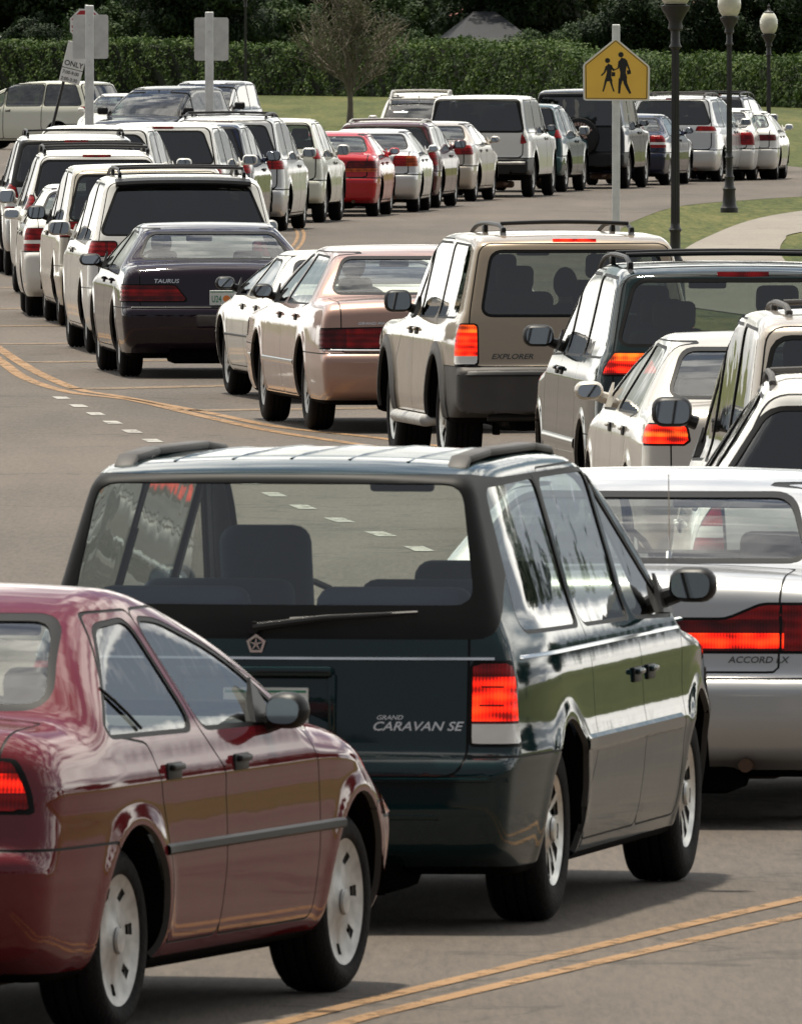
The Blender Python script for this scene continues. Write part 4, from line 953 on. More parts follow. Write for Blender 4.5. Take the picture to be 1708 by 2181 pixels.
def mat_asphalt(name, base, grain=.10):
    m, t, o = nodemat(name); p = t.nodes.new('ShaderNodeBsdfPrincipled'); p.inputs['Roughness'].default_value = .82; p.inputs['Specular IOR Level'].default_value = .35
    n1 = noise(t, .16, 6, .6, sc=(1.6, .35, 1)); n2 = noise(t, 30, 5, .85, sc=(1, .07, 1)); n3 = noise(t, 1.3, 6, .7, sc=(1, .07, 1))
    a = t.nodes.new('ShaderNodeMath'); a.operation = 'MULTIPLY_ADD'; a.inputs[1].default_value = .45; t.links.new(n2, a.inputs[0])
    b = t.nodes.new('ShaderNodeMath'); b.operation = 'MULTIPLY_ADD'; b.inputs[1].default_value = .35; t.links.new(n1, b.inputs[0])
    c_ = t.nodes.new('ShaderNodeMath'); c_.operation = 'MULTIPLY'; c_.inputs[1].default_value = .22; t.links.new(n3, c_.inputs[0]); t.links.new(c_.outputs[0], b.inputs[2]); t.links.new(b.outputs[0], a.inputs[2])
    lo = tuple(q * (1 - grain * 2.4) for q in base); hi = tuple(q * (1 + grain * 2) for q in base)
    col = lerpramp(t, a.outputs[0], [(.42, lo), (.61, hi)])
    # cracks: thin dark lines between cells
    c = t.nodes.new('ShaderNodeTexCoord'); vo = t.nodes.new('ShaderNodeTexVoronoi'); vo.feature = 'DISTANCE_TO_EDGE'; vo.inputs['Scale'].default_value = .11
    wn_ = t.nodes.new('ShaderNodeTexNoise'); wn_.inputs['Scale'].default_value = .8; wn_.inputs['Detail'].default_value = 6
    ad = t.nodes.new('ShaderNodeMix'); ad.data_type = 'VECTOR'; ad.inputs[0].default_value = .25
    t.links.new(c.outputs['Object'], wn_.inputs[0]); vm = t.nodes.new('ShaderNodeVectorMath'); vm.operation = 'MULTIPLY_ADD'; vm.inputs[1].default_value = (4, 4, 0)
    t.links.new(wn_.outputs[1], vm.inputs[0]); t.links.new(c.outputs['Object'], vm.inputs[2]); t.links.new(vm.outputs[0], vo.inputs[0])
    cr = lerpramp(t, vo.outputs[0], [(.002, (.45, .45, .45)), (.005, (1, 1, 1))])
    mu = t.nodes.new('ShaderNodeMix'); mu.data_type = 'RGBA'; mu.blend_type = 'MULTIPLY'; mu.inputs[0].default_value = .8; t.links.new(col, mu.inputs[6]); t.links.new(cr, mu.inputs[7])
    t.links.new(mu.outputs[2], p.inputs[0]); t.links.new(bump(t, n2, .35, .012), p.inputs['Normal']); t.links.new(p.outputs[0], o.inputs[0]); return m
def mat_paintline(name, col):
    m, t, o = nodemat(name); p = t.nodes.new('ShaderNodeBsdfPrincipled'); p.inputs['Roughness'].default_value = .7
    tr = t.nodes.new('ShaderNodeBsdfTransparent'); ms = t.nodes.new('ShaderNodeMixShader'); n = noise(t, 7, 8, .75, sc=(1, .5, 1)); n2 = noise(t, 1.2, 4)
    t.links.new(lerpramp(t, n2, [(.3, tuple(c * .75 for c in col)), (.7, col)]), p.inputs[0])
    f = lerpramp(t, n, [(.36, (.15,) * 3), (.50, (.92,) * 3)]); t.links.new(f, ms.inputs[0]); t.links.new(tr.outputs[0], ms.inputs[1]); t.links.new(p.outputs[0], ms.inputs[2]); t.links.new(ms.outputs[0], o.inputs[0]); return m
GRASS = mat_grass(); ASPH = mat_asphalt('asphalt', (.090, .073, .058), .15); WALK = mat_asphalt('concrete_path', (.22, .195, .165), .06)
YEL = mat_paintline('yellow_road_paint', (.30, .165, .062)); YELF = mat_paintline('worn_yellow_road_paint', (.19, .125, .065)); WHT = mat_paintline('white_road_paint', (.40, .385, .35))
tag(flat('ground', [(-700, -150), (700, -150), (700, 3000), (-700, 3000)], -.004, GRASS), kind='structure')
far_edge = [at(*p) for p in ((-2500, 262), (-600, 262), (200, 270), (800, 285), (1300, 312), (1708, 356), (2300, 430), (3200, 520))]
near_edge = [at(*p) for p in ((3200, 360), (2300, 372), (1900, 396), (1708, 418), (1580, 426), (1450, 438), (1370, 462), (1320, 492), (1330, 560), (1420, 680), (1700, 900))]
far_edge[-1] = Vector((60, 210, 0)); far_edge[-2] = Vector((38, 280, 0))
road_pts = [(-60, -60)] + [(-60, 300)] + [(p.x, p.y) for p in curve(far_edge[1:6])] + [(16, 330), (30, 318), (60, 300), (60, 270), (34, 285)] + [(p.x, p.y) for p in curve(near_edge[3:])] + [(9.5, 105), (13, 80), (22, 40), (24, -60)]
ro_ = flat('road', road_pts, 0, ASPH); tag(ro_, kind='structure')
wk1 = [at(*p) for p in ((1360, 640), (1420, 575), (1454, 534), (1506, 505), (1596, 470), (1708, 449), (1900, 430))]
wk2 = [at(*p) for p in ((1950, 462), (1708, 494), (1672, 510), (1661, 534), (1676, 560), (1720, 600), (1800, 700))]
tag(flat('path', [(p.x, p.y) for p in curve(wk1)] + [(p.x, p.y) for p in curve(wk2)], .008, WALK), kind='structure')
ym = MB()
def pxline(pts, wdt, n=6):
    P = curve([at(*p) for p in pts], n); V, F = strip('', P, wdt, .004, None); ym.add(V, F)
pxline([(-200, 640), (-60, 705), (0, 744), (75, 791), (165, 829), (250, 844), (445, 880), (595, 910), (795, 932), (1000, 960)], .11)
pxline([(-200, 668), (-60, 728), (0, 768), (55, 806), (150, 836), (280, 852), (420, 884), (560, 915), (670, 933), (800, 952)], .11)
pxline([(2100, 1840), (1708, 1916), (890, 2109), (620, 2176), (200, 2290)], .08)
pxline([(2100, 1872), (1708, 1952), (890, 2142), (700, 2190), (300, 2290)], .08)
ym_main = ym; ym = MB()
for (xa, xb_, ya, yb) in ((-40, 60, 613, 612), (-40, 110, 658, 656), (-40, 160, 695, 693), (-10, 200, 733, 731), (65, 520, 772, 765), (165, 560, 829, 820), (400, 860, 875, 868)): pxline([(xa, ya), ((xa + xb_) / 2, (ya + yb) / 2), (xb_, yb)], .55 if ya > 700 else .6)
ho_ = ym.obj('hatch_marking', YELF, smooth=False); tag(ho_, kind='structure'); ym = ym_main
pxline([(600, 545), (626, 520), (634, 500), (628, 486)], .05); pxline([(612, 548), (640, 522), (648, 500), (642, 486)], .05)
o_ = ym.obj('road_marking', YEL, smooth=False); tag(o_, kind='structure')
wm = MB()
D0 = [at(125, 845), at(163, 861), at(200, 880), at(238, 898), at(278, 918)]
P_ = curve([at(125, 845), at(200, 880), at(278, 918), at(627, 1073), at(707, 1103), at(780, 1128), at(860, 1156), at(960, 1200)], 20)
# dashes every 2.8 m
acc = 0; last = P_[0]; seg = [P_[0]]; pts = []
L_ = [0]
for i in range(1, len(P_)): L_.append(L_[-1] + (P_[i] - P_[i - 1]).length)
def along(s_):
    for i in range(1, len(P_)):
        if L_[i] >= s_: return P_[i - 1].lerp(P_[i], (s_ - L_[i - 1]) / max(1e-6, L_[i] - L_[i - 1]))
    return P_[-1]
s_ = 0.0
while s_ < L_[-1] - 1:
    V, F = strip('', [along(s_), along(s_ + 1.0)], .12, .0045, None); wm.add(V, F); s_ += 2.95
tag(wm.obj('lane_marking', WHT, smooth=False), kind='structure')
# ---------------------------------------------------------------- paints
PW = paint('white_car_paint', (.74, .73, .69)); PW2 = paint('warm_white_car_paint', (.72, .69, .62))
PM = paint('maroon_car_paint', (.12, .010, .014)); PG = paint('dark_green_car_paint', (.003, .018, .020)); PS = paint('silver_car_paint', (.50, .50, .50), .55)
PT = paint('tan_car_paint', (.48, .42, .35), .4); PBE = paint('beige_car_paint', (.60, .55, .47), .3); PDG = paint('blackish_green_paint', (.008, .018, .018))
PE = paint('gold_tan_paint', (.34, .265, .18), .35); PP = paint('dusty_pink_paint', (.42, .255, .20), .4); PPL = paint('dark_plum_paint', (.012, .004, .011))
PR = paint('red_car_paint', (.42, .012, .018)); PTE = paint('teal_car_paint', (.015, .055, .06)); PBK = paint('black_car_paint', (.012, .012, .014)); PDB = paint('dark_blue_car_paint', (.008, .012, .035))
PMA = paint('maroon_van_paint', (.07, .012, .016)); PCH = paint('champagne_car_paint', (.50, .45, .36), .4); PSL = paint('light_silver_paint', (.58, .58, .57), .5); PGR = paint('slate_car_paint', (.03, .034, .042)); PCR = paint('cream_car_paint', (.66, .66, .56))
QN = 'queue of cars on the near bend'; QF = 'line of cars along the far bend'
def C(kind, p, label, cat, group, name, px, py, side, yaw, front=False, over=None, key=None):
    r_ = car(kind, p, label, cat, group, name, over, key); place(r_, px, py, side, yaw, front); return r_
import os
ONLY = os.environ.get('ONLYN'); 
C('compact_sedan', PM, 'maroon compact sedan with silver wheel covers, nearest car at the lower left', 'car', None, 'parked_car', 262, 2205, -1, 16.6)
C('green_minivan', PG, 'dark green minivan with lit brake lights and CARAVAN SE lettering in the foreground', 'minivan', None, 'minivan', 1186, 1962, -1, 10.5)
C('silver_sedan', PS, 'silver sedan with wide red tail lights and ACCORD lettering at the right edge', 'car', None, 'sedan', 1834, 1742, -1, 8)
C('white_suv', PW, 'white SUV with dark rear window directly above the silver sedan roof', 'suv', QN, 'sport_utility_vehicle', 1472, 1592, 1, 0)
C('tan_minivan', PT, 'pale tan minivan with big black mirror between the beige sedan and the nearest white SUV', 'minivan', QN, 'minivan', 1543, 1469, 1, -2.5)
C('beige_sedan', PBE, 'beige sedan with lit orange tail light in front of the dark minivan at right', 'car', QN, 'sedan', 1352, 1246, 1, -4)
C('dark_minivan', PDG, 'blackish green minivan with roof rack and orange red tail lights right of the tan SUV', 'minivan', QN, 'minivan', 1252, 1140, 1, -4.5)
C('tan_suv', PE, 'tan sport utility vehicle with EXPLORER lettering and lit brake lights', 'suv', QN, 'sport_utility_vehicle', 940, 1002, 1, -7.2)
C('pink_sedan', PP, 'large dusty pink sedan with wide dark red tail lights left of the tan SUV', 'car', QN, 'sedan', 651, 915, 1, -7.2)
C('white_coupe', PW2, 'low white car with black mirror between the plum sedan and the dusty pink sedan', 'car', QN, 'coupe', 482, 840, 1, -8, True)
C('plum_sedan', PPL, 'dark plum sedan with TAURUS lettering and Florida style licence plate', 'car', QN, 'sedan', 252, 801, 1, -5)
C('white_minivan', PW, 'white minivan with black roof rack and black rear window behind the plum sedan roof', 'minivan', QN, 'minivan', 182, 751, 1, -4.5)
C('champagne_minivan', PCH, 'champagne minivan mostly hidden at the left of the white minivan with black rack', 'minivan', QN, 'minivan', 123, 693, 1, -4)
C('white_sedan', PW, 'small white sedan with red and white tail light at the left edge of the queue', 'car', QN, 'sedan', 55, 673, 1, -2.5)
C('white_rack_suv', PW, 'white sport utility vehicle with dark roof rack behind the small white sedan', 'suv', QN, 'sport_utility_vehicle', 46, 629, 1, -3.5)
C('dark_window_suv', PSL, 'silver SUV with a large black rear window, farthest left of the near queue', 'suv', QN, 'sport_utility_vehicle', 9, 586, 1, -3.5)
# far bend, left to right
fz = 'far_van'
C(fz, PW, 'white van with a dark band of rear window, leftmost of the far line', 'van', QF, 'minivan', 345, 529, -1, 4, over=dict(H=1.74, rgz=(1.36, 1.60), hb=None), key='fv_a')
C(fz, PW, 'white van with red high brake light, second from the left in the far line', 'van', QF, 'minivan', 482, 516, -1, 5, over=dict(H=1.74, hb=(1.67, .2, 'red')), key='fv_b')
C(fz, PDB, 'dark blue van with bright roof between two white vans of the far line', 'van', QF, 'minivan', 540, 503, -1, 4, over=dict(H=1.70, hb=None), key='fv_c')
C(fz, PSL, 'silver van with dark roof rack directly left of the pale cream SUV', 'van', QF, 'minivan', 612, 491, -1, 5, over=dict(H=1.76, rack=(.5, 2.9, .62, .05, 'trim', (.2, .8))), key='fv_d')
C('far_suv', PCR, 'pale cream SUV with greenish rear window left of the red sedan', 'suv', QF, 'sport_utility_vehicle', 694, 473, -1, 5.5, over=dict(H=1.66, rack=None, hb=None, glass='tint', rgz=(1.2, 1.55)), key='fs_e')
C('far_sedan', PR, 'bright red sedan in the far line', 'car', QF, 'sedan', 807, 460, -1, 4.5, over=dict(tail=[TL((.34, .74), (1.2, .74), (1.2, .92), (.38, .92), x=.3, c='dred', bands=[('z', .74, .80, 'amber')])]), key='fc_r')
C('far_sedan', PSL, 'silver sedan with red and amber tail lights right of the red sedan', 'car', QF, 'sedan', 893, 451, -1, 4, over=dict(tail=[TL((.42, .78), (1.2, .78), (1.2, .94), (.46, .96), x=.3, bands=[('y', .66, 1.2, 'amber')])]), key='fc_s')
C(fz, PMA, 'maroon wagon with bright roof rack behind the silver sedan of the far line', 'minivan', QF, 'minivan', 938, 442, -1, 5.5, over=dict(H=1.49, belt=1.0, cowl=.98, hood=.9, rgz=(1.04, 1.38), rack=(.5, 2.9, .62, .03, 'cover', (.2, .8)), hb=None, tail=[TL((.72, .74), (1.3, .74), (1.3, .96), (.72, .96), x=.3)]), key='fv_m')
C('far_sedan', PT, 'tan sedan with red wrap tail light beside the white truck-like SUV', 'car', QF, 'sedan', 1015, 428, -1, 7, over=dict(H=1.43, deck=1.06, belt=1.02, tail=[TL((.50, .84), (1.2, .84), (1.2, .98), (.2, 1.04), (.2, .94), x=.3)]), key='fc_t')
C('far_big_suv', PW, 'big white SUV with wide black rear window and dark bumper in the far line', 'suv', QF, 'sport_utility_vehicle', 1137, 419, -1, 7, key='fb_w')
C('far_suv', PTE, 'teal SUV right of the big white SUV', 'suv', QF, 'sport_utility_vehicle', 1207, 408, -1, 8, over=dict(H=1.66, rack=None, hb=None), key='fs_t')
C('far_jeep', PBK, 'black off-road vehicle with covered spare wheel behind the school crossing sign post', 'suv', QF, 'off_road_vehicle', 1340, 401, -1, 8)
C('far_sedan', PDB, 'dark blue sedan with red tail light between the sign post and the nearest lamp post', 'car', QF, 'sedan', 1427, 393.5, -1, 9, key='fc_b', over=dict(tail=[TL((.56, .74), (1.2, .74), (1.2, .98), (.56, .98), x=.25, bands=[('z', .80, .85, 'white')])]))
C(fz, PSL, 'silver minivan with roof rack between the two tall lamp posts', 'minivan', QF, 'minivan', 1537, 386, -1, 10, over=dict(H=1.72, rack=(.5, 2.9, .62, .06, 'grey', (.2, .8)), tail=[TL((.50, .98), (1.3, .98), (1.3, 1.10), (.54, 1.12), x=.3, bands=[('z', .98, 1.02, 'white')])]), key='fv_n')
C('far_sedan', PW, 'white sedan with upright red lamp just right of the second lamp post', 'car', QF, 'sedan', 1612, 383, -1, 7, over=dict(H=1.46, tail=[TL((.58, .72), (1.2, .72), (1.2, .98), (.58, .98), x=.25)]), key='fc_w1')
C('far_sedan', PW, 'white rounded sedan, rightmost car of the far line', 'car', QF, 'sedan', 1657, 382, -1, 5, over=dict(H=1.40, k=.14, bow=(.3, .16), tail=[TL((.42, .80), (1.2, .80), (1.2, .92), (.42, .92), x=.3, c='dred')]), key='fc_w2')
def CP(kind, p, label, cat, group, name, px, d, yaw, over=None, key=None):
    r_ = car(kind, p, label, cat, group, name, over, key); del r_['_c']; g = at(px, 46 + 3.2 * FPX / d); set_pose(r_, g.x, g.y, yaw); return r_
CP('far_suv', PGR, 'dark SUV roof showing above the silver minivan by the second lamp post', 'suv', QF, 'sport_utility_vehicle', 1546, 362, 11, key='fs_d', over=dict(H=1.64))
CP('far_suv', PW2, 'off-white SUV facing the camera beyond the tan sedan', 'suv', None, 'sport_utility_vehicle', 893, 358, 183, key='fs_o', over=dict(H=1.70, rack=(.5, 2.7, .6, .06, 'cover', (.1, .9)), hb=None))
CP(fz, PCR, 'cream white minivan seen from its side at the far left edge', 'minivan', None, 'minivan', 66, 425, -57, key='fv_l', over=dict(H=1.72, glass='dark', hb=None, mirk='trim'))
CP(fz, PGR, 'dark grey minivan facing the camera near the two sign backs', 'minivan', None, 'minivan', 343, 384, 200, key='fv_g', over=dict(H=1.74, hb=None, mirk='trim', mir=(.26, .18)))
CP(fz, PSL, 'silver van partly hidden behind the dark grey oncoming minivan', 'minivan', None, 'minivan', 440, 408, 192, key='fv_g2', over=dict(H=1.78, hb=None, mirk='trim', mir=(.26, .18)))
CP('far_sedan', PW, 'white car glimpsed between the sign post and the dark grey oncoming minivan', 'car', None, 'sedan', 262, 412, 188, key='fc_wl', over=dict(H=1.46))
print('cars', round(time.time() - T0, 1))
# ---------------------------------------------------------------- people
def person_geo():
    def cap(x, y, z, a, b, r0, r1):
        a = np.array(a); b = np.array(b); d = b - a; t = np.clip(((x - a[0]) * d[0] + (y - a[1]) * d[1] + (z - a[2]) * d[2]) / (d @ d), 0, 1)
        return np.sqrt((x - a[0] - t * d[0]) ** 2 + (y - a[1] - t * d[1]) ** 2 + (z - a[2] - t * d[2]) ** 2) - (r0 + (r1 - r0) * t)
    def body(x, y, z):
        f = cap(x, y * .72, z, (0, 0, .12), (-.06, 0, .42), .135, .15)
        f = smin(f, cap(x, y, z, (-.06, -.15, .50), (-.06, .15, .50), .07, .07), .08); f = smin(f, cap(x, y, z, (-.06, 0, .5), (-.045, 0, .63), .055, .05), .05)
        f = smin(f, np.sqrt(((x + .02) / .098) ** 2 + (y / .078) ** 2 + ((z - .74) / .122) ** 2) * .09 - .09, .03)
        f = smin(f, cap(x, y, z, (.07, 0, .73), (.095, 0, .715), .014, .016), .02)
        for sg in (1, -1):
            f = smin(f, np.sqrt((x + .02) ** 2 + ((y - sg * .082) / .5) ** 2 + ((z - .735) / 1.3) ** 2) * .6 - .014, .01)
            f = smin(f, cap(x, y, z, (-.06, sg * .20, .49), (.08, sg * .27, .24), .05, .04), .03); f = smin(f, cap(x, y, z, (.08, sg * .27, .24), (.34, sg * .15, .32), .038, .028), .02)
            f = smin(f, cap(x, y, z, (.34, sg * .15, .32), (.42, sg * .13, .34), .034, .026), .02)
            f = smin(f, cap(x, y, z, (.02, sg * .10, .10), (.42, sg * .12, .14), .085, .06), .05); f = smin(f, cap(x, y, z, (.42, sg * .12, .14), (.55, sg * .12, -.2), .055, .042), .03)
        return f
    V, N, Q = nets(body, (-.25, -.4, -.28), (.65, .4, .95), (.018, .018, .018)); return V, N, Q
_pv = person_geo()
def hair_mesh():
    def f(x, y, z): 
        a = np.sqrt(((x + .035) / .112) ** 2 + (y / .095) ** 2 + ((z - .755) / .130) ** 2) * .1 - .1
        return smax(a, smin(x - .035, (.80 - z), .03), .02)
    V, N, Q = nets(f, (-.2, -.15, .55), (.15, .15, .95), (.018, .018, .018)); return mkmesh('hair', V, Q, N)
PME = mkmesh('person', _pv[0], _pv[2], _pv[1]); HME = hair_mesh()
def person(root, lx, ly, lz, label, shirt, hair, scale=1.0):
    o = obj('person', PME.copy(), [pr('shirt_' + shirt[0], shirt[1], .9)]); me = o.data; me.materials.append(pr('skin', (.42, .25, .18), .6)); zc = np.array([p.center.z for p in me.polygons]); me.polygons.foreach_set('material_index', (zc > .60).astype(np.int32)); 
    h_ = obj('hair', HME, pr('hair_' + hair[0], hair[1], .85), o); tag(o, label, 'person')
    a = root.rotation_euler.z; c, s = math.cos(a), math.sin(a); o.location = (root.location.x + lx * c - ly * s, root.location.y + lx * s + ly * c, lz); o.rotation_euler = (0, 0, a); o.scale = (scale,) * 3
    return o
def rootof(lbl): return next(o for o in COL.objects if o.get('label', '').startswith(lbl))
dk = ('dark', (.015, .012, .010)); 
tr_ = rootof('dark plum sedan'); person(tr_, 3.45 - 1.36 - 4.88 / 2, .39, .44, 'driver with short dark hair at the wheel of the plum sedan', ('red', (.25, .05, .04)), dk)
mr_ = rootof('large dusty pink'); person(mr_, 3.75 - 1.36 - 5.38 / 2, .42, .52, 'driver with dark hair at the wheel of the dusty pink sedan', ('white', (.6, .58, .55)), dk, 1.02)
er_ = rootof('tan sport utility'); person(er_, 3.05 - 1.34 - 2.4, .385, .66, 'driver at the wheel of the tan SUV', ('grey', (.1, .1, .1)), dk)
person(er_, 3.05 - 2.25 - 2.4, 0.0, .66, 'dark-haired passenger in the back seat of the tan SUV', ('navy', (.03, .03, .05)), dk, .9)
# ---------------------------------------------------------------- signs
ALU = pr('bare_aluminium_sheet', (.66, .66, .64), .55); POSTM = pr('pale_painted_post', (.78, .80, .78), .55, bmp=.1); POSTG = pr('galvanised_post', (.40, .44, .43), .5, metal=.2)
YSG = pr('school_sign_yellow', (1.0, .60, .09), .45, var=.06, vscale=3); BLKS = pr('sign_black', (.012, .012, .012), .5); WSG = pr('sign_white', (.85, .85, .82), .5, var=.06); RSG = pr('sign_red', (.45, .02, .03), .45); DPOST = pr('dark_iron_paint', (.028, .027, .026), .5, bmp=.1)
def prism(g, poly, y0, y1, m=0):
    n = len(poly); V = [(a, y0, b) for a, b in poly] + [(a, y1, b) for a, b in poly]; F = [tuple(range(n)), tuple(range(2 * n - 1, n - 1, -1))] + [(i, i + n, (i + 1) % n + n, (i + 1) % n) for i in range(n)]
    g.add(V, F, m)
# school crossing sign
g0 = at(1312, 560); s0 = FPX / g0.y
r_ = empty('road_sign', g0, label='yellow five-sided school crossing sign with two walking figures on a pale square post', cat='sign')
k0 = 1 / s0
def q(px, py): return ((px - 1312) * k0, CAMH - (py - 46) * k0)
g = MB(); g.rbox((0, .05, 3.17 / 2), (.105, .10, 3.17), .008, 0, 1); g.obj('post', POSTM, r_)
Pn = [q(1241, 136), q(1311, 79), q(1384, 140), q(1383, 214), q(1242, 213)]
def shrink(P, f_): cx = sum(p[0] for p in P) / len(P); cz = sum(p[1] for p in P) / len(P); return [(cx + (a - cx) * f_, cz + (b - cz) * f_) for a, b in P]
g = MB(); prism(g, [tuple(p) for p in roundpoly(Pn, .04, 3)], -.012, -.004); pn = g.obj('sign_panel', WSG, r_)
g = MB(); prism(g, [tuple(p) for p in roundpoly(shrink(Pn, .945), .03, 3)], -.014, -.0122); g.obj('sign_face', YSG, pn)
g = MB(); a_, b_ = shrink(Pn, .925), shrink(Pn, .900); g.add([(x, -.0146, z) for x, z in a_] + [(x, -.0146, z) for x, z in b_], [(i, (i + 1) % 5, (i + 1) % 5 + 5, i + 5) for i in range(5)]); g.obj('border', BLKS, pn)
def q8(x, y): return q((1380 + x / 8.54) * .8896, (40 + y / 8.54) * .8896)
def limb(g, pts):
    n = len(pts); P = [Vector(q8(x, y)) for x, y, w in pts]; W_ = [w / 8.54 * .8896 * k0 / 2 for x, y, w in pts]; V = []
    for i in range(n):
        d = (P[min(i + 1, n - 1)] - P[max(i - 1, 0)]).normalized(); nn = Vector((-d.y, d.x)) * W_[i]; V += [(P[i].x + nn.x, -.0152 - .0001 * (len(g.V) % 7), P[i].y + nn.y), (P[i].x - nn.x, -.0152 - .0001 * (len(g.V) % 7), P[i].y - nn.y)]
    g.add(V, [(2 * i, 2 * i + 1, 2 * i + 3, 2 * i + 2) for i in range(n - 1)])
g = MB()
for (cx, cy, rr_) in ((907, 765, 55), (633, 885, 52)):
    c_ = q8(cx, cy); rm = rr_ / 8.54 * .8896 * k0; g.add([(c_[0] + rm * math.cos(6.283 * i / 16), -.0161, c_[1] + rm * math.sin(6.283 * i / 16)) for i in range(16)], [tuple(range(16))])
for P8 in ([(900, 850, 60), (935, 870, 150), (945, 1000, 160), (950, 1130, 110), (960, 1230, 150), (950, 1300, 130)], [(905, 1250, 90), (880, 1400, 55), (870, 1560, 45)], [(980, 1230, 90), (1000, 1350, 75), (1050, 1460, 60), (1100, 1560, 45)],
           [(1000, 880, 60), (1050, 1000, 40), (1090, 1100, 30)], [(880, 900, 50), (850, 1040, 30), (780, 1075, 25), (730, 1040, 30)], [(1030, 1130, 90), (1110, 1120, 70)], [(630, 970, 60), (670, 1000, 130), (665, 1130, 90), (655, 1220, 110), (655, 1310, 170)],
           [(600, 1300, 50), (570, 1420, 35), (540, 1520, 30)], [(700, 1310, 50), (730, 1420, 35), (765, 1520, 30)], [(620, 1000, 50), (570, 1130, 35), (505, 1195, 30)], [(710, 1010, 40), (760, 1100, 30)], [(715, 1165, 90), (790, 1165, 80)]): limb(g, P8)
g.obj('walking_figures', BLKS, pn, smooth=False)
def back_sign(px, ytop, x0, x1, y0, y1, d, label, lean=0, postm=POSTM):
    s_ = FPX / d; g0 = at(px, 46 + CAMH * s_); k = 1 / s_; r_ = empty('road_sign', g0, label=label, cat='sign', group='backs of signs above the queue')
    g = MB(); hh = CAMH - (ytop - 46) * k; g.rbox((0, -.06, hh / 2), (.15, .10, hh), .01, 0, 1); p_ = g.obj('post', postm, r_)
    g = MB()
    for z_ in (hh - .35, hh - 1.0): g.tube([(0, -.125, z_), (0, -.08, z_)], .015, 8)
    g.obj('bolt', ALU, p_)
    Pn = [((x0 - px) * k, CAMH - (y0 - 46) * k), ((x1 - px) * k, CAMH - (y0 - 46) * k), ((x1 - px) * k, CAMH - (y1 - 46) * k), ((x0 - px) * k, CAMH - (y1 - 46) * k)]
    g = MB(); prism(g, [tuple(p) for p in roundpoly(Pn, .05, 4)], -.008, .0); g.obj('sign_panel', ALU, r_); return r_
back_sign(191, 10, 155, 231, 30, 124, 300, 'back of a rectangular sign on a pale post in front of the stop sign')
back_sign(446, 24, 414, 487, 36, 128, 300, 'back of a rectangular sign standing alone left of the dark lamp post')
# stop sign behind, octagon
d = 318; s_ = FPX / d; k = 1 / s_; g0 = at(184, 46 + CAMH * s_); r_ = empty('stop_sign', g0, label='red and white stop sign mostly hidden behind a grey sign back', cat='sign')
cz = CAMH - (52 - 46) * k; oc = lambda rr_: [(rr_ * math.cos(R(22.5 + 45 * i)), cz + rr_ * math.sin(R(22.5 + 45 * i))) for i in range(8)]
g = MB(); prism(g, oc(.33), -.006, 0); pn = g.obj('sign_panel', WSG, r_); g = MB(); prism(g, oc(.295), -.009, -.0065); g.obj('sign_face', RSG, pn)
g = MB(); tv, tf = text_mesh('STOP', .26); g.add([(a - .30, -.0096, cz + b - .09) for a, b in tv], tf); g.obj('lettering', WSG, pn, smooth=False)
g = MB(); g.rbox((0, .04, (cz + .38) / 2), (.06, .05, cz + .38), .005, 0, 1); g.obj('post', POSTG, r_)
# leaning sign
d = 305; s_ = FPX / d; k = 1 / s_; g0 = at(73, 46 + CAMH * s_); r_ = empty('road_sign', g0, label='white traffic sign reading ONLY leaning to the right on a thin dark post', cat='sign'); 
LL = (CAMH - (170 - 46) * k) / math.cos(R(14)) + .08; r_.rotation_euler = (0, R(14.0), 0)
g = MB(); g.tube([(0, .03, 0), (0, .03, LL + .9)], .028, 8); g.obj('post', DPOST, r_)
g = MB(); g.rbox((.10, -.005, LL + .40), (.38, .01, .48), .004, 0, 1); p1 = g.obj('sign_panel', WSG, r_)
g = MB(); tv, tf = text_mesh('ONLY', .15, sx=.95); g.add([(a * .9 - .07, -.0125, LL + .20 + b * .9) for a, b in tv], tf); g.add([(.09, -.0125, LL + .37), (.13, -.0125, LL + .37), (.13, -.0125, LL + .48), (.18, -.0125, LL + .48), (.11, -.0125, LL + .60), (.04, -.0125, LL + .48), (.09, -.0125, LL + .48)], [(0, 1, 2, 3, 4, 5, 6)]); g.obj('lettering', BLKS, p1, smooth=False)
g = MB(); g.rbox((.10, -.005, LL + .02), (.38, .01, .25), .004, 0, 1); p2 = g.obj('sign_panel', WSG, r_)
g = MB()
for t_, zz in (('7:00-9:00', LL + .05), ('2:00-3:30', LL - .07)): tv, tf = text_mesh(t_, .085, sx=.95); g.add([(a - .065, -.0125, zz + b) for a, b in tv], tf)
g.obj('lettering', BLKS, p2, smooth=False)
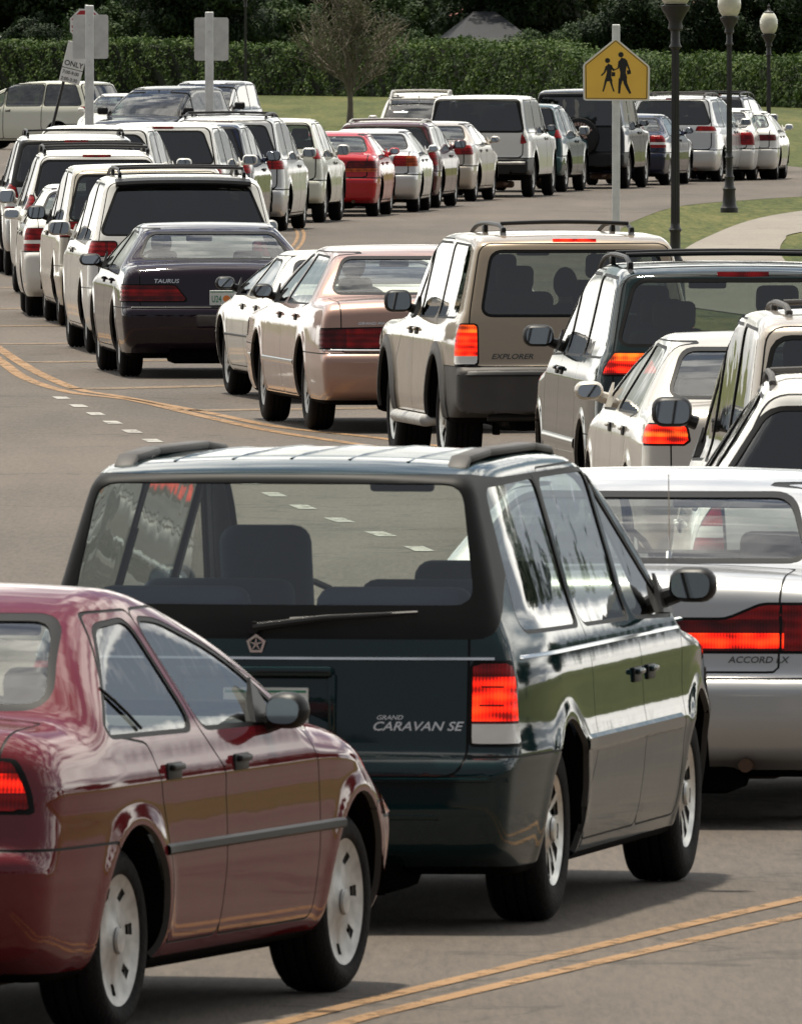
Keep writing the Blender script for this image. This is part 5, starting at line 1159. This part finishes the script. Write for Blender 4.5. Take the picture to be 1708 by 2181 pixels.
# ---------------------------------------------------------------- lamp posts
GLOBE = pr('frosted_lamp_glass', (.62, .60, .48), .3, coat=.5, var=.15, vscale=8)
def lamp_post(px, py, label, h=3.25, sc=1.0):
    g0 = at(px, py); r_ = empty('street_lamp', g0, label=label, cat='street lamp', group='black globe lamp posts')
    g = MB(); g.lathe([(0, .0), (0, .15), (.08, .15), (.10, .13), (.15, .115), (.36, .10), (.40, .115), (.44, .085), (.55, .07), (.60, .085), (.64, .06), (.90, .055), (.93, .075), (.96, .055), (1.0, .05)], 16, axis='z'); g.obj('lamp_base', DPOST, r_)
    g = MB(); n = 16; V = []; F = []
    for (z_, rr_) in ((.98, .05), (h - .5, .042)):
        for j in range(32): a = 6.283 * j / 32; q_ = rr_ * (1 if j % 2 else .88); V.append((q_ * math.cos(a), q_ * math.sin(a), z_))
    for j in range(32): F.append((j, (j + 1) % 32, (j + 1) % 32 + 32, j + 32))
    g.add(V, F); g.lathe([(h - .5, .042), (h - .47, .07), (h - .43, .05), (h - .3, .048), (h - .27, .08), (h - .20, .07), (h - .12, .11), (h - .06, .15), (h - .02, .16), (h, .10), (h, 0)], 16, axis='z'); g.obj('pole', DPOST, r_)
    g = MB(); g.lathe([(h, .12), (h + .06, .165), (h + .16, .195), (h + .30, .19), (h + .40, .15), (h + .46, .10)], 20, axis='z'); gl = g.obj('lamp_shade', GLOBE, r_)
    g = MB(); g.lathe([(h + .45, .11), (h + .47, .11), (h + .50, .05), (h + .55, .02), (h + .60, .03), (h + .66, 0)], 16, axis='z'); g.obj('finial', DPOST, gl); return r_
lamp_post(1438, 670, 'black lamp post nearest the camera, right of the yellow school sign', h=3.40)
lamp_post(1553, 452, 'black lamp post standing on the grass verge by the path', h=3.30)
lamp_post(1637, 358, 'farthest black globe lamp post at the upper right', h=2.95)
lamp_post(523, 246, 'dark lamp post on the far grass left of the bare tree', h=4.2)
# ---------------------------------------------------------------- vegetation
def leafmat(name, dark, mid, light, sc=1.2):
    m, t, o = nodemat(name); p = t.nodes.new('ShaderNodeBsdfPrincipled'); p.inputs['Roughness'].default_value = .65; p.inputs['Specular IOR Level'].default_value = .25
    n = noise(t, sc, 4, .7); t.links.new(lerpramp(t, n, [(.3, dark), (.5, mid), (.72, light)]), p.inputs[0])
    tl = t.nodes.new('ShaderNodeBsdfTranslucent'); t.links.new(lerpramp(t, n, [(.3, dark), (.7, mid)]), tl.inputs[0]); ms = t.nodes.new('ShaderNodeMixShader'); ms.inputs[0].default_value = .25
    t.links.new(p.outputs[0], ms.inputs[1]); t.links.new(tl.outputs[0], ms.inputs[2]); t.links.new(ms.outputs[0], o.inputs[0]); return m
LH = leafmat('hedge_leaves', (.014, .030, .007), (.048, .088, .016), (.15, .20, .045), 1.6)
LT = leafmat('dark_tree_leaves', (.005, .012, .005), (.016, .034, .011), (.045, .075, .021), 1.0); LT2 = leafmat('mid_green_tree_leaves', (.010, .024, .008), (.036, .070, .018), (.11, .15, .04), .8)
LB = leafmat('sparse_grey_leaves', (.045, .055, .02), (.08, .09, .04), (.13, .13, .07), 2); BARK = pr('grey_bark', (.17, .145, .115), .95, bmp=.5, bscale=20); BARKD = pr('dark_bark', (.03, .025, .02), .95, bmp=.5, bscale=20)
def leaves(P, Nn, size, jit=.5, asp=.55):
    n = len(P); nr = Nn + rng.normal(0, jit, (n, 3)); nr /= np.linalg.norm(nr, axis=1)[:, None] + 1e-9
    u = np.cross(nr, rng.normal(0, 1, (n, 3))); u /= np.linalg.norm(u, axis=1)[:, None] + 1e-9; v = np.cross(nr, u); s_ = size * rng.uniform(.6, 1.35, (n, 1))
    V = np.stack([P - u * s_, P + v * s_ * asp, P + u * s_, P - v * s_ * asp], 1).reshape(-1, 3); return V, np.arange(4 * n).reshape(-1, 4)
# hedge
hp = curve([at(-700, 192), at(-60, 197), at(500, 201), at(900, 206), at(1300, 216), at(1760, 229), at(2400, 246)], 10)
seg = np.array([(p.x, p.y) for p in hp]); ln = np.r_[0, np.cumsum(np.linalg.norm(np.diff(seg, axis=0), axis=1))]; tot = ln[-1]
def hpt(s_): return np.stack([np.interp(s_, ln, seg[:, 0]), np.interp(s_, ln, seg[:, 1])], -1)
n = 110000; s_ = rng.uniform(0, tot, n); base = hpt(s_); d_ = hpt(np.clip(s_ + .2, 0, tot)) - hpt(np.clip(s_ - .2, 0, tot)); d_ /= np.linalg.norm(d_, axis=1)[:, None]; nn = np.stack([d_[:, 1], -d_[:, 0]], 1)
def hgt(s_): return 2.4 - .48 * sstep((s_ / tot - .46) / .12) + .10 * np.sin(s_ * .31) + .08 * np.sin(s_ * 1.3 + 1) + .06 * np.sin(s_ * 3.1 + 2) + .05 * np.sin(s_ * 7.7) + .22 * np.clip((25 - s_) / 25, -1, 1)
a = rng.uniform(0, 1, n) ** 1.0; hh = hgt(s_); lump = .20 * np.sin(s_ * 1.7) * np.sin(a * 6 + s_ * .8) + .16 * np.sin(s_ * 4.3 + a * 8 + 2 * np.sin(s_)) + .08 * np.sin(s_ * 9.1 + a * 15)
front = rng.uniform(0, 1, n) < .72
off = np.where(front, .75 + lump + rng.normal(0, .07, n), rng.uniform(-.8, .8, n)); zz = np.where(front, a * hh, hh + .5 * lump + rng.normal(0, .06, n)); zz += np.where(rng.uniform(0, 1, n) < .03, rng.uniform(0, .22, n) * (zz > hh * .9), 0)
P = np.stack([base[:, 0] + nn[:, 0] * off, base[:, 1] + nn[:, 1] * off, zz], 1); Nn = np.stack([nn[:, 0] * front, nn[:, 1] * front, np.where(front, .35, 1)], 1)
V, F = leaves(P, Nn, .085, .6); hr = empty('hedge', (0, 0, 0), label='long clipped green hedge running along the far edge of the grass', cat='hedge'); obj('foliage', mkmesh('foliage', V, F, smooth=False), LH, hr)
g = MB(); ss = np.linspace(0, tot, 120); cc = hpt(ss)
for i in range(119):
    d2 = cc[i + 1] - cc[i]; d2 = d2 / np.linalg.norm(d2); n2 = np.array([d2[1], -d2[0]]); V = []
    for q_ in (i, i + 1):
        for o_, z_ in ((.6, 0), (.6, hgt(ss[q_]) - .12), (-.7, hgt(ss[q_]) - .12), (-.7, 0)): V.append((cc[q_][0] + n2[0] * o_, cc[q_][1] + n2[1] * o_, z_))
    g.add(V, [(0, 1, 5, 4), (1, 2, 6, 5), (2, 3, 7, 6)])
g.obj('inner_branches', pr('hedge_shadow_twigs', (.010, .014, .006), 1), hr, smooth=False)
# trees
def tree_mesh(seed, H, Wd, dens, leaf, trunk_r=.14, clear=1.2, nb=9):
    r2 = np.random.default_rng(seed); t = MB(); P_ = []; lean = r2.normal(0, .15, 2); hh = clear + (H - clear) * .55
    t.tube([(lean[0] * q_ ** 2, lean[1] * q_ ** 2, hh * q_) for q_ in np.linspace(0, 1, 6)], [trunk_r * (1 - .6 * q_) for q_ in np.linspace(0, 1, 6)], 8); ends = []
    for i in range(nb):
        a0 = 6.283 * i / nb + r2.uniform(-.3, .3); z0 = clear * .8 + (hh - clear) * r2.uniform(.1, 1); L0 = Wd * r2.uniform(.5, .95) / 2; z1 = z0 + (H - z0) * r2.uniform(.25, .75)
        p = [(lean[0] * (z0 / hh) ** 2, lean[1] * (z0 / hh) ** 2, z0), (L0 * .5 * math.cos(a0), L0 * .5 * math.sin(a0), z0 + (z1 - z0) * .6), (L0 * math.cos(a0 + .2), L0 * math.sin(a0 + .2), z1)]; t.tube(p, [trunk_r * .45, trunk_r * .25, trunk_r * .08], 6); ends.append(p[2]); ends.append(p[1])
    cl = []; 
    for e in ends: cl.append((np.array(e), r2.uniform(.16, .27) * Wd))
    for i in range(int(nb * 1.6)):
        a0 = r2.uniform(0, 6.283); z = clear + (H - clear) * r2.uniform(.15, .95); k = math.sin(math.pi * min(1, max(.08, (z - clear * .6) / (H - clear * .6)) ** .8)); cl.append((np.array((Wd * .4 * k * math.cos(a0) * r2.uniform(.3, 1), Wd * .4 * k * math.sin(a0) * r2.uniform(.3, 1), z)), r2.uniform(.13, .24) * Wd))
    PP_, NN_ = [], []
    for c_, rad in cl:
        m_ = int(dens * rad * rad); d3 = r2.normal(0, 1, (m_, 3)); d3 /= np.linalg.norm(d3, axis=1)[:, None]; rr_ = rad * r2.uniform(.35, 1, (m_, 1)) ** .5 * (1 + .25 * np.sin(d3[:, :1] * 7 + seed)); q3 = c_ + d3 * rr_ * np.array([1, 1, .72]); PP_.append(q3); NN_.append(d3 + np.array([0, 0, .4]))
    P3 = np.concatenate(PP_); N3 = np.concatenate(NN_); ok = P3[:, 2] > clear * .5; V, F = leaves(P3[ok], N3[ok], leaf, .5); return t.mesh('trunk'), mkmesh('crown', V, F, smooth=False)
protos = [tree_mesh(3, 9, 8.5, 420, .15, .2, 1.0, 10), tree_mesh(5, 8, 7, 420, .14, .18, .8, 9), tree_mesh(8, 10, 6.5, 420, .15, .2, 1.0, 11), tree_mesh(11, 5.2, 5, 700, .11, .12, .4, 9)]
def tree(pi, x, y, s, rz, lm, label, group, cat='tree', nm='broadleaf_tree'):
    r_ = empty(nm, (x, y, 0), rz, label, cat, group); r_.scale = (s, s, s); obj('trunk', protos[pi][0], BARKD, r_); obj('crown', protos[pi][1], lm, r_); return r_
random.seed(11)
words = ['leftmost', 'second', 'third', 'fourth', 'fifth', 'sixth', 'seventh', 'eighth', 'ninth', 'tenth', 'eleventh', 'twelfth', 'thirteenth', 'fourteenth', 'fifteenth', 'sixteenth']
def rown(ds, xs, tag_, lmf, pset, sc, grp):
    for i, px in enumerate(xs):
        d_ = ds + random.uniform(-10, 10); g0 = at(px, 46 + 3.2 * FPX / d_)
        if skip(px, tag_): continue
        tree(random.choice(pset), g0.x, g0.y, random.uniform(*sc), random.uniform(0, 6.28), lmf(i), f'{words[i]} dark tree from the left in the {tag_} row behind the hedge' if i else f'leftmost dark tree in the {tag_} row behind the hedge', grp)
skip = lambda px, t_: (t_ == 'front' and False)
rown(800, [-120, 60, 240, 420, 600, 780, 930, 1100, 1240, 1380, 1500, 1640, 1790], 'front', lambda i: LT if i % 2 else LT2, [0, 1, 3], (.60, .85), 'dark trees behind the hedge')
rown(880, [-200, -20, 150, 330, 510, 690, 870, 1040, 1200, 1350, 1480, 1620, 1760, 1900], 'back', lambda i: LT, [0, 1, 2], (.95, 1.3), 'dark trees behind the hedge')
rown(1010, [-150, 90, 300, 520, 740, 960, 1180, 1400, 1620, 1840], 'rearmost', lambda i: LT, [0, 2], (1.4, 1.8), 'dark trees behind the hedge')
for i, (px_, s_) in enumerate(((985, .5), (1128, .55), (1225, .6), (880, .55), (1420, .62), (1510, .66), (1600, .60), (1690, .68), (1340, .6))):
    g0 = at(px_, 46 + 3.2 * FPX / 735); tree(3 if i < 4 else 1, g0.x, g0.y, s_, i * 2.1, LT2 if i < 4 else LT, ['small bushy tree left of the grey roofed house', 'small bushy tree right of the grey roofed house', 'small bushy tree just left of the yellow school sign', 'small bushy tree behind the hedge right of the bare tree', 'bushy tree behind the nearest lamp post', 'bushy tree just left of the second lamp post globe', 'bushy tree between the two right-hand lamp globes', 'bushy tree right of the farthest lamp globe', 'small bushy tree just right of the yellow school sign'][i], 'dark trees behind the hedge')
# bare tree
def bare_tree():
    r2 = np.random.default_rng(21); g0 = at(745, 268); r_ = empty('bare_tree', g0, label='nearly bare young tree with fine grey twigs on the far grass', cat='tree'); t = MB(); tips = []
    def grow(p, d, L0, rad, lv):
        pts = [p]; dd = Vector(d)
        for i in range(4): dd = (dd + Vector(r2.normal(0, .07, 3)) + Vector((0, 0, .035))).normalized(); pts.append(pts[-1] + dd * L0 / 4)
        t.tube(pts, [rad * (1 - .13 * i) for i in range(5)], 5 if lv < 3 else 3, cap=False)
        if lv >= 2: tips.extend(pts[1:])
        if lv < 5:
            for i in range(3 if lv < 4 else 2):
                q_ = pts[r2.integers(1, 5)] if lv else pts[-1 - (i % 2)]; a0 = r2.uniform(0, 6.28); nd = (dd * 1.0 + Vector((math.cos(a0), math.sin(a0), .05)) * r2.uniform(.45, .95)).normalized(); grow(q_, nd, L0 * r2.uniform(.68, .86), max(rad * .58, .015), lv + 1)
    t.tube([(0, 0, 0), (.02, 0, .6), (0, 0, 1.2)], [.12, .085, .075], 8)
    for i in range(8):
        a0 = 6.283 * i / 8 + .3; grow(Vector((0, 0, .85 + .09 * (i % 5))), Vector((math.cos(a0) * .6, math.sin(a0) * .6, 1.0)).normalized(), 1.15, .04, 1)
    grow(Vector((0, 0, 1.2)), Vector((0, 0, 1)), 1.3, .06, 0); t.obj('trunk', BARK, r_)
    P = np.array([tuple(p) for p in tips]); P = P[P[:, 2] > 1.2]; P = np.repeat(P, 2, 0) + r2.normal(0, .10, (2 * len(P), 3)); V, F = leaves(P, r2.normal(0, 1, (len(P), 3)), .035, .5); obj('crown', mkmesh('crown', V, F, smooth=False), LB, r_)
bare_tree()
# ---------------------------------------------------------------- houses beyond
WALLW = pr('pale_stucco', (.50, .47, .42), .9, bmp=.2); WALLG = pr('grey_screen_wall', (.10, .105, .11), .8); ROOFG = pr('dark_grey_roof_tiles', (.026, .028, .033), .85, bmp=.4, bscale=6); ROOFR = pr('terracotta_roof_tiles', (.30, .13, .10), .85, bmp=.4, bscale=6); FAS = pr('white_fascia', (.62, .62, .60), .6)
def house(px, d, wdt, dep, wh, rh, rm, label, wall=WALLW):
    g0 = at(px, 46 + 3.2 * FPX / d); r_ = empty('house', g0, R(8), label, 'house', 'houses beyond the hedge'); w2 = wdt / 2
    g = MB(); g.box(-w2, w2, 0, dep, 0, wh); wl = g.obj('wall', wall, r_, smooth=False)
    g = MB(); e = .6; g.add([(-w2 - e, -e, wh), (w2 + e, -e, wh), (w2 + e, dep + e, wh), (-w2 - e, dep + e, wh), (-w2 * .45, dep / 2, wh + rh), (w2 * .45, dep / 2, wh + rh)], [(0, 1, 5, 4), (1, 2, 5), (2, 3, 4, 5), (3, 0, 4), (3, 2, 1, 0)]); g.obj('roof', rm, r_, smooth=False)
    g = MB(); g.box(-w2 - e, w2 + e, -e - .06, -e - .003, wh - .22, wh + .02); g.obj('fascia', FAS, r_, smooth=False)
    for i in range(int(wdt // 2.6)):
        xx = -w2 + 1.3 + i * 2.6; g = MB(); g.box(xx - .5, xx + .5, -.06, -.003, 1.0, wh - .5); wi = g.obj('window', FAS, r_, smooth=False); g = MB(); g.box(xx - .42, xx + .42, -.066, -.063, 1.08, wh - .58); g.obj('pane', MAT['black'], wi, smooth=False)
    return r_
house(1048, 790, 2.3, 5, 2.45, 1.25, ROOFG, 'grey roofed house with white fascia and dark porch behind the hedge', WALLG)
house(1215, 800, 9, 8, 3.5, 1.9, ROOFR, 'house with pinkish tiled roof showing between trees in the middle')
house(1690, 790, 13, 8, 3.3, 1.9, ROOFR, 'house with terracotta roof behind the farthest lamp post')
house(1380, 840, 8, 8, 2.2, 1.2, ROOFG, 'pale house glimpsed behind the hedge right of the school sign')
# trees and grass beside the road that show in windows and paintwork
for i, (az, d_, s_) in enumerate(((14, 150, 1.0), (20, 135, 1.1), (23.5, 120, .9), (29, 115, 1.0), (36, 100, .9), (-9.5, 250, 1.9), (-12.5, 230, 1.6), (-15.5, 210, 1.8), (-19, 190, 1.4), (-24, 170, 1.3), (-30, 150, 1.2))):
    tree(i % 2, d_ * math.sin(R(az)), d_ * math.cos(R(az)), s_, i * 1.3, LT, 'spreading tree beside the road outside the picture', 'roadside trees outside the picture')
for i, (x_, y_, s_) in enumerate(((-75, -30, 1.2), (-58, -48, 1.1), (-44, -40, 1.3), (-31, -55, 1.2), (-19, -46, 1.0), (-8, -58, 1.25), (3, -50, 1.1), (14, -60, 1.3), (26, -48, 1.05), (38, -56, 1.2), (52, -46, 1.3), (66, -38, 1.2), (80, -20, 1.1))):
    tree(i % 3, x_, y_, s_, i * 1.7, LT2, 'dense dark tree behind the camera, seen only in reflections', 'trees behind the camera')
print('done', round(time.time() - T0, 1), len(COL.objects))
